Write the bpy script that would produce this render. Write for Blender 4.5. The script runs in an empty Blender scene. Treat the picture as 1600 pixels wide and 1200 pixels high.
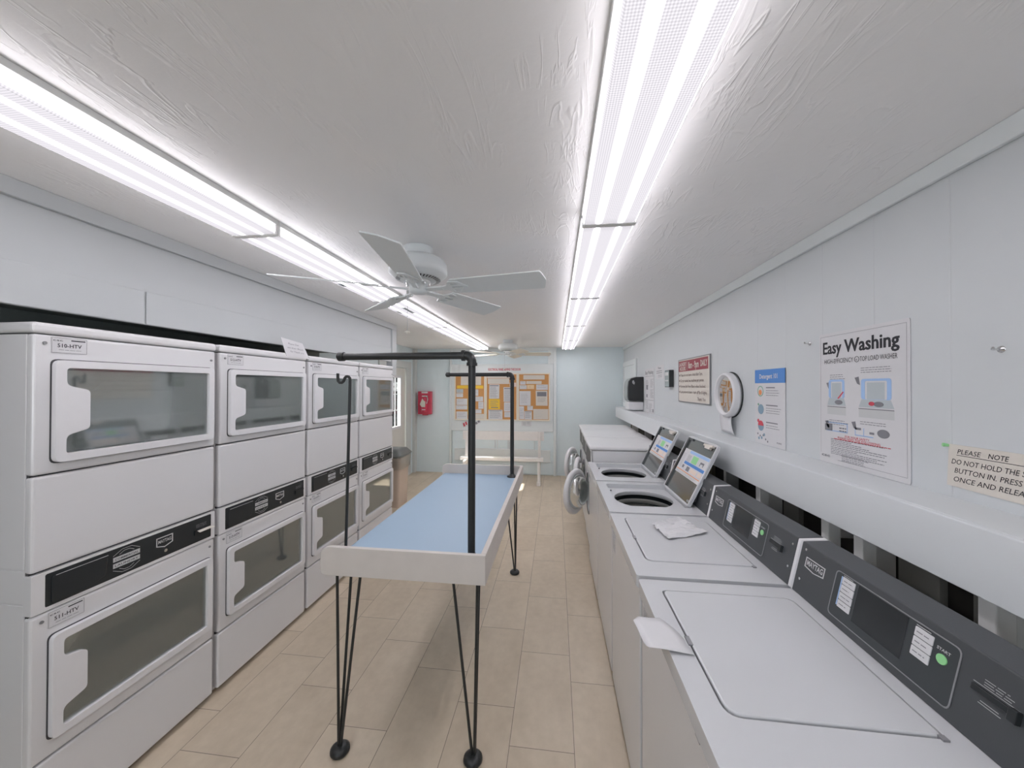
import bpy, bmesh, math, random
from mathutils import Vector, Matrix
random.seed(7)
R = math.radians
SC = bpy.context.scene
COL = SC.collection

# ------------------------------------------------------------------ camera, world, light, exposure
cam_d = bpy.data.cameras.new('camera')
cam = bpy.data.objects.new('camera', cam_d)
COL.objects.link(cam)
SC.camera = cam
cam.location = (0, 0, 1.6042)
cam_d.sensor_fit = 'HORIZONTAL'
cam_d.sensor_width = 36.0
cam_d.lens = 36.0 * 568.55 / 1600.0
cam_d.clip_start = 0.02
_Rz = Matrix.Rotation(R(6.8675), 4, 'Z')
_Rx = Matrix.Rotation(R(90 + 0.4341), 4, 'X')
_Rr = Matrix.Rotation(R(0.1119), 4, 'Z')
cam.matrix_world = Matrix.Translation((0, 0, 1.6042)) @ _Rz @ _Rx @ _Rr

world = bpy.data.worlds.new('world')
SC.world = world
world.use_nodes = True
wn = world.node_tree.nodes
wn['Background'].inputs[0].default_value = (0.86, 0.93, 1.0, 1)
wn['Background'].inputs[1].default_value = 1.5

sun_d = bpy.data.lights.new('sun', 'SUN')
sun_d.energy = 3.5
sun_d.angle = R(0.6)
sun_d.color = (1.0, 0.95, 0.88)
sun = bpy.data.objects.new('sun', sun_d)
COL.objects.link(sun)
sun.rotation_euler = Vector((1.22, 0.07, -0.98)).to_track_quat('-Z', 'Y').to_euler()
sun.location = (-6, 5, 5)

SC.view_settings.view_transform = 'Standard'
SC.view_settings.look = 'None'
SC.view_settings.gamma = 1.0
SC.view_settings.use_curve_mapping = False
SC.view_settings.exposure = 2.45

TUBE = 7.6       # brightness of the fluorescent diffusers along their tubes
BASE = 0.162      # and between them

# ------------------------------------------------------------------ materials
def srgb(r, g, b):
    f = lambda c: (c / 12.92) if c <= 0.04045 else ((c + 0.055) / 1.055) ** 2.4
    return (f(r / 255), f(g / 255), f(b / 255), 1)

MATS = {}
def mat(name, col, rough=0.5, metal=0.0, bump=0.0, bscale=40.0, var=0.0, spec=0.5, coat=0.0):
    if name in MATS:
        return MATS[name]
    m = bpy.data.materials.new(name)
    m.use_nodes = True
    nt = m.node_tree
    p = nt.nodes['Principled BSDF']
    p.inputs['Base Color'].default_value = col
    p.inputs['Roughness'].default_value = rough
    p.inputs['Metallic'].default_value = metal
    p.inputs['Specular IOR Level'].default_value = spec
    if coat:
        p.inputs['Coat Weight'].default_value = coat
        p.inputs['Coat Roughness'].default_value = 0.08
    tc = nt.nodes.new('ShaderNodeTexCoord')
    nz = nt.nodes.new('ShaderNodeTexNoise')
    nz.inputs['Scale'].default_value = bscale
    nz.inputs['Detail'].default_value = 4
    nt.links.new(tc.outputs['Object'], nz.inputs['Vector'])
    if bump:
        b = nt.nodes.new('ShaderNodeBump')
        b.inputs['Strength'].default_value = bump
        b.inputs['Distance'].default_value = 0.01
        nt.links.new(nz.outputs['Fac'], b.inputs['Height'])
        nt.links.new(b.outputs['Normal'], p.inputs['Normal'])
    v = var if var else 0.02
    mx = nt.nodes.new('ShaderNodeMix')
    mx.data_type = 'RGBA'
    mx.inputs[6].default_value = tuple(c * (1 - v) for c in col[:3]) + (1,)
    mx.inputs[7].default_value = tuple(min(1, c * (1 + v)) for c in col[:3]) + (1,)
    nt.links.new(nz.outputs['Fac'], mx.inputs[0])
    nt.links.new(mx.outputs[2], p.inputs['Base Color'])
    MATS[name] = m
    return m

def node(nt, kind, **kw):
    n = nt.nodes.new(kind)
    for k, v in kw.items():
        setattr(n, k, v)
    return n

def mth(nt, op, a, b=None):
    n = nt.nodes.new('ShaderNodeMath')
    n.operation = op
    for i, x in enumerate((a, b)):
        if x is None:
            continue
        if isinstance(x, (int, float)):
            n.inputs[i].default_value = x
        else:
            nt.links.new(x, n.inputs[i])
    return n.outputs[0]

WHITE = mat('appliance_white_enamel', (0.71, 0.705, 0.71, 1), 0.28, coat=0.15, bscale=3)
WHITE_DOOR = mat('moulded_white_plastic', (0.74, 0.735, 0.745, 1), 0.38)
LID = mat('washer_top_enamel', (0.60, 0.61, 0.625, 1), 0.25, coat=0.2, bscale=4, var=0.03)
SEAM = mat('dark_seam_gasket', (0.06, 0.06, 0.065, 1), 0.7)
CHAR = mat('charcoal_console', (0.062, 0.067, 0.072, 1), 0.42, bscale=300, bump=0.03)
CHAR2 = mat('console_display_panel', (0.045, 0.052, 0.056, 1), 0.3)
BLK = mat('black_control_panel', (0.022, 0.026, 0.028, 1), 0.22)
BLKM = mat('black_steel_pipe', (0.02, 0.022, 0.022, 1), 0.38, bump=0.15, bscale=60)
INK = mat('black_ink', (0.03, 0.03, 0.035, 1), 0.8)
GREYINK = mat('grey_ink', (0.22, 0.22, 0.24, 1), 0.8)
SILV = mat('silver_print', (0.55, 0.56, 0.56, 1), 0.45)
STEEL = mat('galvanised_drum_steel', (0.82, 0.85, 0.84, 1), 0.5, 0.0, bscale=8, var=0.1)
CHROME = mat('bright_metal', (0.75, 0.75, 0.75, 1), 0.2, 1.0)
PAPER = mat('white_paper', (0.66, 0.655, 0.665, 1), 0.85)
CREAM = mat('cream_paper', (0.68, 0.635, 0.57, 1), 0.85)
YEL = mat('yellow_paper', (0.85, 0.56, 0.06, 1), 0.8)
TAN = mat('tan_paper', (0.78, 0.60, 0.38, 1), 0.8)
GREYP = mat('grey_paper', (0.47, 0.52, 0.54, 1), 0.8)
PINKP = mat('pinkish_paper', (0.80, 0.68, 0.60, 1), 0.85)
REDI = mat('red_ink', (0.62, 0.08, 0.11, 1), 0.7)
MAROON = mat('maroon_print', (0.32, 0.05, 0.07, 1), 0.6)
BLUEI = mat('blue_print', (0.08, 0.25, 0.62, 1), 0.6)
LBLUE = mat('pale_blue_print', (0.35, 0.52, 0.78, 1), 0.6)
GREENI = mat('green_print', (0.30, 0.68, 0.30, 1), 0.5)
ORANGE = mat('orange_print', (0.75, 0.28, 0.10, 1), 0.6)
SKIN = mat('dusty_pink_print', (0.66, 0.48, 0.46, 1), 0.7)
CORK = mat('cork_board', (0.60, 0.30, 0.11, 1), 0.9, bump=0.3, bscale=150, var=0.15)
BOARDFRAME = mat('cream_board_frame', (0.80, 0.74, 0.62, 1), 0.5)
WOODW = mat('white_painted_wood', (0.82, 0.79, 0.76, 1), 0.5, bump=0.06, bscale=18, var=0.05)
WOODF = mat('scuffed_white_painted_board', (0.62, 0.58, 0.54, 1), 0.5, bump=0.08, bscale=12, var=0.07)
BLUETOP = mat('light_blue_laminate', (0.335, 0.46, 0.59, 1), 0.42, bscale=3, var=0.02)
WALLB = mat('pale_blue_painted_wood', (0.68, 0.705, 0.715, 1), 0.5, bump=0.06, bscale=10, var=0.015)
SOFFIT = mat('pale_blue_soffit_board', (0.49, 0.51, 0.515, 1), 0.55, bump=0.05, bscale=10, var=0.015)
WALLBACK = mat('pale_blue_green_paint', (0.74, 0.83, 0.855, 1), 0.5, bump=0.05, bscale=10, var=0.02)
TRIMW = mat('bluish_white_trim', (0.74, 0.775, 0.775, 1), 0.45, bump=0.05, bscale=12)
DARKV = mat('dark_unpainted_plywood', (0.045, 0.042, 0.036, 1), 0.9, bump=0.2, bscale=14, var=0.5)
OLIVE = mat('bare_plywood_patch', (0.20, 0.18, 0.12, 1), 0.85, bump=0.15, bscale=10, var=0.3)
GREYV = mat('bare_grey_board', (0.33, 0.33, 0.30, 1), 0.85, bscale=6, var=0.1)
CAVITY = mat('unpainted_cavity_board', (0.26, 0.29, 0.28, 1), 0.9, bscale=5, var=0.3)
STUD = mat('whitewashed_stud', (0.85, 0.85, 0.83, 1), 0.7, bscale=20, var=0.06)
FANW = mat('white_fan_enamel', (0.74, 0.77, 0.77, 1), 0.35)
FANBL = mat('white_fan_blade', (0.74, 0.77, 0.77, 1), 0.5)
FANCR = mat('cream_fan_blade', (0.78, 0.75, 0.66, 1), 0.5)
RED = mat('red_extinguisher_enamel', (0.62, 0.05, 0.10, 1), 0.3)
BEIGE = mat('beige_can_plastic', (0.60, 0.49, 0.40, 1), 0.5)
LIDGREY = mat('grey_bin_lid', (0.16, 0.17, 0.165, 1), 0.35)
DOORP = mat('cream_painted_door', (0.70, 0.68, 0.63, 1), 0.45)
FRAMEP = mat('door_frame_paint', (0.64, 0.66, 0.64, 1), 0.5)
DISP = mat('black_dispenser_plastic', (0.025, 0.027, 0.028, 1), 0.3)
DISPS = mat('smoky_dispenser_cover', (0.30, 0.33, 0.32, 1), 0.3)
TUBG = mat('washer_tub_plastic', (0.52, 0.52, 0.50, 1), 0.45)
LIDIN = mat('lid_underside_steel', (0.20, 0.215, 0.21, 1), 0.14, 0.6, bscale=4, var=0.1)
FIXM = mat('fixture_white_metal', (0.66, 0.67, 0.65, 1), 0.4)
FIXEND = mat('fixture_end_plastic', (0.78, 0.77, 0.76, 1), 0.5)
HINGE = mat('grey_hinge', (0.25, 0.25, 0.26, 1), 0.5)
GROUND = mat('outside_pavement', (0.55, 0.54, 0.5, 1), 0.9)

def glass_mat(name, tint, rough=0.03, ior=1.5, extra=0.0, haze_lift=0.0):
    m = bpy.data.materials.new(name)
    m.use_nodes = True
    nt = m.node_tree
    nt.nodes.remove(nt.nodes['Principled BSDF'])
    out = nt.nodes['Material Output']
    tr = node(nt, 'ShaderNodeBsdfTransparent')
    tr.inputs[0].default_value = tint
    gl = node(nt, 'ShaderNodeBsdfGlossy')
    gl.inputs['Roughness'].default_value = rough
    gl.inputs['Color'].default_value = (0.9, 0.92, 0.92, 1)
    fr = node(nt, 'ShaderNodeFresnel')
    fr.inputs[0].default_value = ior
    a = mth(nt, 'ADD', fr.outputs[0], extra)
    mx = node(nt, 'ShaderNodeMixShader')
    nt.links.new(a, mx.inputs[0])
    nt.links.new(tr.outputs[0], mx.inputs[1])
    nt.links.new(gl.outputs[0], mx.inputs[2])
    last = mx
    if haze_lift:  # pale diffuse haze mixed in to lift the brightness of the glass
        df = node(nt, 'ShaderNodeBsdfDiffuse')
        df.inputs[0].default_value = (0.62, 0.68, 0.65, 1)
        m2 = node(nt, 'ShaderNodeMixShader')
        m2.inputs[0].default_value = haze_lift
        nt.links.new(mx.outputs[0], m2.inputs[1]); nt.links.new(df.outputs[0], m2.inputs[2])
        last = m2
    nt.links.new(last.outputs[0], out.inputs[0])
    return m
GLASS = glass_mat('dryer_window_glass', (0.97, 0.99, 0.98, 1), 0.05, 1.55, 0.18, 0.11)
PANE = glass_mat('door_pane_glass', (0.97, 0.98, 0.98, 1), 0.02, 1.45, 0.0)
BOWL = glass_mat('washer_bowl_glass', (0.82, 0.84, 0.84, 1), 0.04, 1.5, 0.12)
CLEAR = glass_mat('clear_plastic_bag', (0.96, 0.94, 0.92, 1), 0.15, 1.4, 0.12, 0.12)
MIRROR = mat('mirror_glass', (0.72, 0.71, 0.70, 1), 0.03, 1.0)

def floor_mat():
    m = bpy.data.materials.new('beige_stone_look_tile')
    m.use_nodes = True
    nt = m.node_tree
    p = nt.nodes['Principled BSDF']
    tc = node(nt, 'ShaderNodeTexCoord')
    sp = node(nt, 'ShaderNodeSeparateXYZ')
    nt.links.new(tc.outputs['Object'], sp.inputs[0])
    u = mth(nt, 'DIVIDE', mth(nt, 'ADD', sp.outputs[0], 0.205), 0.2876)
    c = mth(nt, 'FLOOR', u)
    fu = mth(nt, 'SUBTRACT', u, c)
    v = mth(nt, 'ADD', mth(nt, 'DIVIDE', mth(nt, 'SUBTRACT', sp.outputs[1], 1.625), 0.585), mth(nt, 'DIVIDE', c, 3.0))
    cv = mth(nt, 'FLOOR', v)
    fv = mth(nt, 'SUBTRACT', v, cv)
    du = mth(nt, 'MULTIPLY', mth(nt, 'MINIMUM', fu, mth(nt, 'SUBTRACT', 1.0, fu)), 0.2876)
    dv = mth(nt, 'MULTIPLY', mth(nt, 'MINIMUM', fv, mth(nt, 'SUBTRACT', 1.0, fv)), 0.585)
    d = mth(nt, 'MINIMUM', du, dv)
    g = mth(nt, 'LESS_THAN', d, 0.0013)
    cb = node(nt, 'ShaderNodeCombineXYZ')
    nt.links.new(c, cb.inputs[0]); nt.links.new(cv, cb.inputs[1])
    wn_ = node(nt, 'ShaderNodeTexWhiteNoise')
    nt.links.new(cb.outputs[0], wn_.inputs['Vector'])
    off = node(nt, 'ShaderNodeVectorMath', operation='MULTIPLY_ADD')
    nt.links.new(wn_.outputs['Color'], off.inputs[0])
    off.inputs[1].default_value = (7, 7, 7)
    nt.links.new(tc.outputs['Object'], off.inputs[2])
    mp = node(nt, 'ShaderNodeMapping')
    mp.inputs['Scale'].default_value = (3.2, 1.6, 1)
    nt.links.new(off.outputs[0], mp.inputs[0])
    nz = node(nt, 'ShaderNodeTexNoise')
    nz.inputs['Scale'].default_value = 1.6; nz.inputs['Detail'].default_value = 8; nz.inputs['Roughness'].default_value = 0.65
    nt.links.new(mp.outputs[0], nz.inputs['Vector'])
    n2 = node(nt, 'ShaderNodeTexNoise')
    n2.inputs['Scale'].default_value = 22; n2.inputs['Detail'].default_value = 5
    nt.links.new(off.outputs[0], n2.inputs['Vector'])
    cr = node(nt, 'ShaderNodeValToRGB')
    cr.color_ramp.elements[0].position = 0.28; cr.color_ramp.elements[0].color = (0.52, 0.43, 0.32, 1)
    cr.color_ramp.elements[1].position = 0.72; cr.color_ramp.elements[1].color = (0.68, 0.58, 0.45, 1)
    s = mth(nt, 'ADD', mth(nt, 'MULTIPLY', nz.outputs['Fac'], 0.7), mth(nt, 'MULTIPLY', n2.outputs['Fac'], 0.3))
    s2 = mth(nt, 'ADD', s, mth(nt, 'MULTIPLY', mth(nt, 'SUBTRACT', wn_.outputs['Value'], 0.5), 0.12))
    nt.links.new(s2, cr.inputs[0])
    mx = node(nt, 'ShaderNodeMix', data_type='RGBA')
    nt.links.new(g, mx.inputs[0]); nt.links.new(cr.outputs[0], mx.inputs[6])
    mx.inputs[7].default_value = (0.19, 0.155, 0.12, 1)
    nt.links.new(mx.outputs[2], p.inputs['Base Color'])
    p.inputs['Roughness'].default_value = 0.42
    b = node(nt, 'ShaderNodeBump'); b.inputs['Strength'].default_value = 0.25; b.inputs['Distance'].default_value = 0.002
    nt.links.new(mth(nt, 'SUBTRACT', 1.0, g), b.inputs['Height'])
    nt.links.new(b.outputs[0], p.inputs['Normal'])
    return m

def ceil_mat():
    m = bpy.data.materials.new('trowelled_white_plaster')
    m.use_nodes = True
    nt = m.node_tree
    p = nt.nodes['Principled BSDF']
    p.inputs['Base Color'].default_value = (0.90, 0.89, 0.885, 1)
    p.inputs['Roughness'].default_value = 0.55
    tc = node(nt, 'ShaderNodeTexCoord')
    # skip-trowel ridges: thin strokes of varying direction, thinning out in patches
    hs = []
    for rot, sx, sy, seed in ((35, 26, 5, 0), (-20, 22, 5, 3.7), (75, 30, 6, 9.1)):
        mp = node(nt, 'ShaderNodeMapping')
        mp.inputs['Rotation'].default_value = (0, 0, R(rot))
        mp.inputs['Location'].default_value = (seed, seed * 2, seed)
        mp.inputs['Scale'].default_value = (sx / 10, sy / 10, 1)
        nt.links.new(tc.outputs['Object'], mp.inputs[0])
        nz = node(nt, 'ShaderNodeTexNoise')
        nz.inputs['Scale'].default_value = 5; nz.inputs['Detail'].default_value = 3; nz.inputs['Distortion'].default_value = 1.4
        nt.links.new(mp.outputs[0], nz.inputs['Vector'])
        a = mth(nt, 'ABSOLUTE', mth(nt, 'SUBTRACT', nz.outputs['Fac'], 0.5))
        ridge = mth(nt, 'MAXIMUM', mth(nt, 'SUBTRACT', 1.0, mth(nt, 'MULTIPLY', a, 26.0)), 0.0)
        mk = node(nt, 'ShaderNodeTexNoise')
        mk.inputs['Scale'].default_value = 3.1; mk.inputs['Detail'].default_value = 3
        mv = node(nt, 'ShaderNodeMapping'); mv.inputs['Location'].default_value = (seed * 3 + 5, seed, 2)
        nt.links.new(tc.outputs['Object'], mv.inputs[0]); nt.links.new(mv.outputs[0], mk.inputs['Vector'])
        msk = mth(nt, 'MULTIPLY', mth(nt, 'MAXIMUM', mth(nt, 'SUBTRACT', mk.outputs['Fac'], 0.53), 0.0), 8.0)
        msk = mth(nt, 'MINIMUM', msk, 1.0)
        hs.append(mth(nt, 'MULTIPLY', ridge, msk))
    h = mth(nt, 'ADD', mth(nt, 'ADD', hs[0], hs[1]), hs[2])
    fine = node(nt, 'ShaderNodeTexNoise'); fine.inputs['Scale'].default_value = 14; fine.inputs['Detail'].default_value = 6
    nt.links.new(tc.outputs['Object'], fine.inputs['Vector'])
    h = mth(nt, 'ADD', h, mth(nt, 'MULTIPLY', fine.outputs['Fac'], 0.7))
    b = node(nt, 'ShaderNodeBump'); b.inputs['Strength'].default_value = 0.32; b.inputs['Distance'].default_value = 0.006
    nt.links.new(h, b.inputs['Height'])
    nt.links.new(b.outputs[0], p.inputs['Normal'])
    return m

def panel_mat():
    """painted tongue-and-groove wall, vertical joints every 267 mm"""
    m = bpy.data.materials.new('painted_grooved_panelling')
    m.use_nodes = True
    nt = m.node_tree
    p = nt.nodes['Principled BSDF']
    p.inputs['Roughness'].default_value = 0.5
    tc = node(nt, 'ShaderNodeTexCoord'); sp = node(nt, 'ShaderNodeSeparateXYZ')
    nt.links.new(tc.outputs['Object'], sp.inputs[0])
    u = mth(nt, 'DIVIDE', mth(nt, 'SUBTRACT', sp.outputs[1], 1.26), 0.267)
    f = mth(nt, 'FRACT', u)
    d = mth(nt, 'MULTIPLY', mth(nt, 'MINIMUM', f, mth(nt, 'SUBTRACT', 1.0, f)), 0.267)
    h = mth(nt, 'MINIMUM', mth(nt, 'MULTIPLY', d, 250.0), 1.0)
    nz = node(nt, 'ShaderNodeTexNoise'); nz.inputs['Scale'].default_value = 6; nz.inputs['Detail'].default_value = 4
    nt.links.new(tc.outputs['Object'], nz.inputs['Vector'])
    b = node(nt, 'ShaderNodeBump'); b.inputs['Strength'].default_value = 0.35; b.inputs['Distance'].default_value = 0.003
    nt.links.new(mth(nt, 'ADD', h, mth(nt, 'MULTIPLY', nz.outputs['Fac'], 0.25)), b.inputs['Height'])
    nt.links.new(b.outputs[0], p.inputs['Normal'])
    cr = node(nt, 'ShaderNodeValToRGB')
    cr.color_ramp.elements[0].color = (0.59, 0.615, 0.625, 1)
    cr.color_ramp.elements[1].color = (0.615, 0.64, 0.65, 1)
    nt.links.new(nz.outputs['Fac'], cr.inputs[0])
    nt.links.new(cr.outputs[0], p.inputs['Base Color'])
    return m

def diffuser_mat():
    """prismatic acrylic over two tubes: the lens glows, brightest under each tube"""
    m = bpy.data.materials.new('glowing_prismatic_diffuser')
    m.use_nodes = True
    nt = m.node_tree
    nt.nodes.remove(nt.nodes['Principled BSDF'])
    out = nt.nodes['Material Output']
    tc = node(nt, 'ShaderNodeTexCoord'); sp = node(nt, 'ShaderNodeSeparateXYZ')
    nt.links.new(tc.outputs['Object'], sp.inputs[0])
    x, y = sp.outputs[0], sp.outputs[1]
    ax = mth(nt, 'ABSOLUTE', x)
    t = mth(nt, 'DIVIDE', mth(nt, 'SUBTRACT', ax, 0.043), 0.0068)
    g = mth(nt, 'POWER', 2.718, mth(nt, 'MULTIPLY', mth(nt, 'MULTIPLY', t, t), -1.0))
    # the tubes stop short of the fixture ends
    ay = mth(nt, 'ABSOLUTE', y)
    e = mth(nt, 'MINIMUM', mth(nt, 'MAXIMUM', mth(nt, 'DIVIDE', mth(nt, 'SUBTRACT', 0.60, ay), 0.05), 0.0), 1.0)
    # prism pattern
    k = 2 * math.pi / 0.0125
    a = mth(nt, 'SINE', mth(nt, 'MULTIPLY', mth(nt, 'ADD', x, y), k))
    b = mth(nt, 'SINE', mth(nt, 'MULTIPLY', mth(nt, 'SUBTRACT', x, y), k))
    pr = mth(nt, 'ADD', 1.0, mth(nt, 'MULTIPLY', mth(nt, 'MULTIPLY', a, b), 0.24))
    s = mth(nt, 'ADD', BASE * 0.85, mth(nt, 'MULTIPLY', e, mth(nt, 'ADD', BASE * 0.15, mth(nt, 'MULTIPLY', g, TUBE - BASE))))
    s = mth(nt, 'MULTIPLY', s, pr)
    side = mth(nt, 'GREATER_THAN', ax, 0.099)
    s = mth(nt, 'ADD', s, mth(nt, 'MULTIPLY', side, 0.9))
    em = node(nt, 'ShaderNodeEmission')
    em.inputs[0].default_value = (0.975, 0.94, 1.0, 1)
    nt.links.new(s, em.inputs[1])
    nt.links.new(em.outputs[0], out.inputs[0])
    return m

# ------------------------------------------------------------------ mesh helpers
def frame(o, u, v):
    u = Vector(u).normalized(); v = Vector(v).normalized(); n = u.cross(v)
    return Matrix(((u.x, v.x, n.x, o[0]), (u.y, v.y, n.y, o[1]), (u.z, v.z, n.z, o[2]), (0, 0, 0, 1)))

def rpoly(pts, r, seg=4):
    """polygon with rounded corners; r is a number or a list"""
    n = len(pts); out = []
    for i in range(n):
        p = Vector(pts[i]); a = Vector(pts[i - 1]); b = Vector(pts[(i + 1) % n])
        rr = r[i] if isinstance(r, (list, tuple)) else r
        if rr <= 0:
            out.append(tuple(p)); continue
        da = (a - p).normalized(); db = (b - p).normalized()
        ang = da.angle(db)
        t = min(rr / math.tan(ang / 2), (a - p).length * 0.49, (b - p).length * 0.49)
        p0 = p + da * t; p1 = p + db * t
        for k in range(seg + 1):
            s = k / seg
            q = p0 * (1 - s) ** 2 + p * 2 * s * (1 - s) + p1 * s ** 2
            out.append((q.x, q.y))
    return out

def rect(u0, v0, u1, v1):
    return [(u0, v0), (u1, v0), (u1, v1), (u0, v1)]

def circ(cu, cv, r, n=24, rv=None):
    rv = r if rv is None else rv
    return [(cu + r * math.cos(2 * math.pi * i / n), cv + rv * math.sin(2 * math.pi * i / n)) for i in range(n)]

_txt = {}
def text_mesh(s, bold=0.0, shear=0.0):
    key = (s, bold, shear)
    if key not in _txt:
        c = bpy.data.curves.new('lettering', 'FONT')
        c.body = s; c.resolution_u = 2; c.offset = bold; c.shear = shear; c.size = 1.0
        o = bpy.data.objects.new('lettering', c)
        me = bpy.data.meshes.new_from_object(o)
        vs = [tuple(v.co) for v in me.vertices]; fs = [tuple(p.vertices) for p in me.polygons]
        bpy.data.objects.remove(o); bpy.data.curves.remove(c); bpy.data.meshes.remove(me)
        _txt[key] = (vs, fs)
    return _txt[key]

class MB:
    def __init__(self, M=None):
        self.v = []; self.f = []; self.smooth = []
        self.M = M or Matrix.Identity(4)
    def add(self, vs, fs, smooth=False, M=None):
        b = len(self.v); T = self.M @ M if M else self.M
        self.v += [tuple(T @ Vector(p)) for p in vs]
        self.f += [tuple(b + i for i in f) for f in fs]
        self.smooth += [smooth] * len(fs)
        return self
    def box(self, a, b):
        x0, y0, z0 = (min(a[i], b[i]) for i in range(3)); x1, y1, z1 = (max(a[i], b[i]) for i in range(3))
        vs = [(x0, y0, z0), (x1, y0, z0), (x1, y1, z0), (x0, y1, z0), (x0, y0, z1), (x1, y0, z1), (x1, y1, z1), (x0, y1, z1)]
        return self.add(vs, [(0, 3, 2, 1), (4, 5, 6, 7), (0, 1, 5, 4), (1, 2, 6, 5), (2, 3, 7, 6), (3, 0, 4, 7)])
    def prism(self, poly, n0, n1, smooth=False, M=None):
        k = len(poly)
        vs = [(p[0], p[1], n0) for p in poly] + [(p[0], p[1], n1) for p in poly]
        fs = [tuple(range(k - 1, -1, -1)), tuple(range(k, 2 * k))]
        fs += [(i, (i + 1) % k, k + (i + 1) % k, k + i) for i in range(k)]
        return self.add(vs, fs, smooth, M)
    def plate(self, outer, holes, n0, n1, M=None):
        """flat plate with holes, thickness n0..n1"""
        bm = bmesh.new(); loops = [outer] + list(holes)
        es = []
        for lp in loops:
            vv = [bm.verts.new((p[0], p[1], 0)) for p in lp]
            es += [bm.edges.new((vv[i], vv[(i + 1) % len(vv)])) for i in range(len(vv))]
        bmesh.ops.triangle_fill(bm, use_beauty=True, use_dissolve=False, edges=es)
        bm.verts.index_update()
        fl = []
        for f in bm.faces:
            ids = [v.index for v in f.verts]
            if f.normal.z < 0:
                ids = ids[::-1]
            fl.append(ids)
        N = len(bm.verts); co = [tuple(v.co) for v in bm.verts]
        bm.free()
        vs = [(c[0], c[1], n1) for c in co] + [(c[0], c[1], n0) for c in co]
        fs = [tuple(f) for f in fl] + [tuple(N + i for i in f[::-1]) for f in fl]
        s = 0
        for j, lp in enumerate(loops):
            L = len(lp)
            area = sum(lp[i][0] * lp[(i + 1) % L][1] - lp[(i + 1) % L][0] * lp[i][1] for i in range(L))
            flip = (area < 0) ^ (j > 0)
            for i in range(L):
                a, b = s + i, s + (i + 1) % L
                q = (N + a, N + b, b, a)
                fs.append(q[::-1] if flip else q)
            s += L
        return self.add(vs, fs, False, M)
    def cyl(self, p0, p1, r0, r1=None, seg=16, caps=True, smooth=True):
        r1 = r0 if r1 is None else r1
        p0 = Vector(p0); p1 = Vector(p1); d = (p1 - p0)
        q = d.to_track_quat('Z', 'Y').to_matrix()
        vs = []
        for p, r in ((p0, r0), (p1, r1)):
            for i in range(seg):
                a = 2 * math.pi * i / seg
                vs.append(tuple(p + q @ Vector((r * math.cos(a), r * math.sin(a), 0))))
        fs = [(i, (i + 1) % seg, seg + (i + 1) % seg, seg + i) for i in range(seg)]
        self.add(vs, fs, smooth)
        if caps:
            self.add(vs[:seg], [tuple(range(seg - 1, -1, -1))]); self.add(vs[seg:], [tuple(range(seg))])
        return self
    def tube(self, pts, r, seg=10, smooth=True):
        """round tube along a path"""
        P = [Vector(p) for p in pts]; vs = []; prev = None
        for i, p in enumerate(P):
            t = (P[min(i + 1, len(P) - 1)] - P[max(i - 1, 0)]).normalized()
            if prev is None:
                a = Vector((0, 0, 1)) if abs(t.z) < 0.9 else Vector((1, 0, 0))
                nrm = t.cross(a).normalized()
            else:
                nrm = (prev - t * prev.dot(t)).normalized()
            prev = nrm; bn = t.cross(nrm)
            rr = r[i] if isinstance(r, (list, tuple)) else r
            for k in range(seg):
                an = 2 * math.pi * k / seg
                vs.append(tuple(p + (nrm * math.cos(an) + bn * math.sin(an)) * rr))
        fs = []
        for i in range(len(P) - 1):
            for k in range(seg):
                fs.append((i * seg + k, i * seg + (k + 1) % seg, (i + 1) * seg + (k + 1) % seg, (i + 1) * seg + k))
        self.add(vs, fs, smooth)
        self.add(vs[:seg], [tuple(range(seg - 1, -1, -1))]); self.add(vs[-seg:], [tuple(range(seg))])
        return self
    def lathe(self, prof, seg=32, M=None, smooth=True, closed=False):
        """profile of (r, z) spun about the local z axis"""
        vs = []; k = len(prof)
        for i in range(seg):
            a = 2 * math.pi * i / seg
            vs += [(p[0] * math.cos(a), p[0] * math.sin(a), p[1]) for p in prof]
        fs = []
        rng = k if closed else k - 1
        for i in range(seg):
            j = (i + 1) % seg
            for q in range(rng):
                q2 = (q + 1) % k
                fs.append((i * k + q, j * k + q, j * k + q2, i * k + q2))
        return self.add(vs, fs, smooth, M)
    def text(self, s, u, v, h, n=0.0006, w=None, bold=0.0, shear=0.0, align='l', rot=0.0):
        """lettering: cap height h, optionally squeezed or stretched to width w"""
        vs, fs = text_mesh(s, bold, shear)
        if not vs:
            return self
        x0 = min(p[0] for p in vs); x1 = max(p[0] for p in vs)
        k = h / 0.70
        kx = k if w is None else w / (x1 - x0)
        wd = (x1 - x0) * kx
        ox = {'l': 0, 'c': -wd / 2, 'r': -wd}[align]
        c, sn = math.cos(rot), math.sin(rot)
        pts = []
        for p in vs:
            a = (p[0] - x0) * kx + ox; b = p[1] * k
            pts.append((u + a * c - b * sn, v + a * sn + b * c, n))
        return self.add(pts, fs)
    def q(self, u0, v0, u1, v1, n=0.0006):
        return self.add([(u0, v0, n), (u1, v0, n), (u1, v1, n), (u0, v1, n)], [(0, 1, 2, 3)])
    def lines(self, u0, u1, v, cnt, dv, t=0.0016, n=0.0006, rag=0.3, seed=1):
        """rows of small print: broken strokes"""
        rr = random.Random(seed)
        for i in range(cnt):
            x = u0; end = u1 - rr.random() * rag * (u1 - u0)
            while x < end:
                w = min(end - x, rr.uniform(0.006, 0.02))
                self.q(x, v - i * dv - t / 2, x + w, v - i * dv + t / 2, n)
                x += w + 0.0025
        return self
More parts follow.
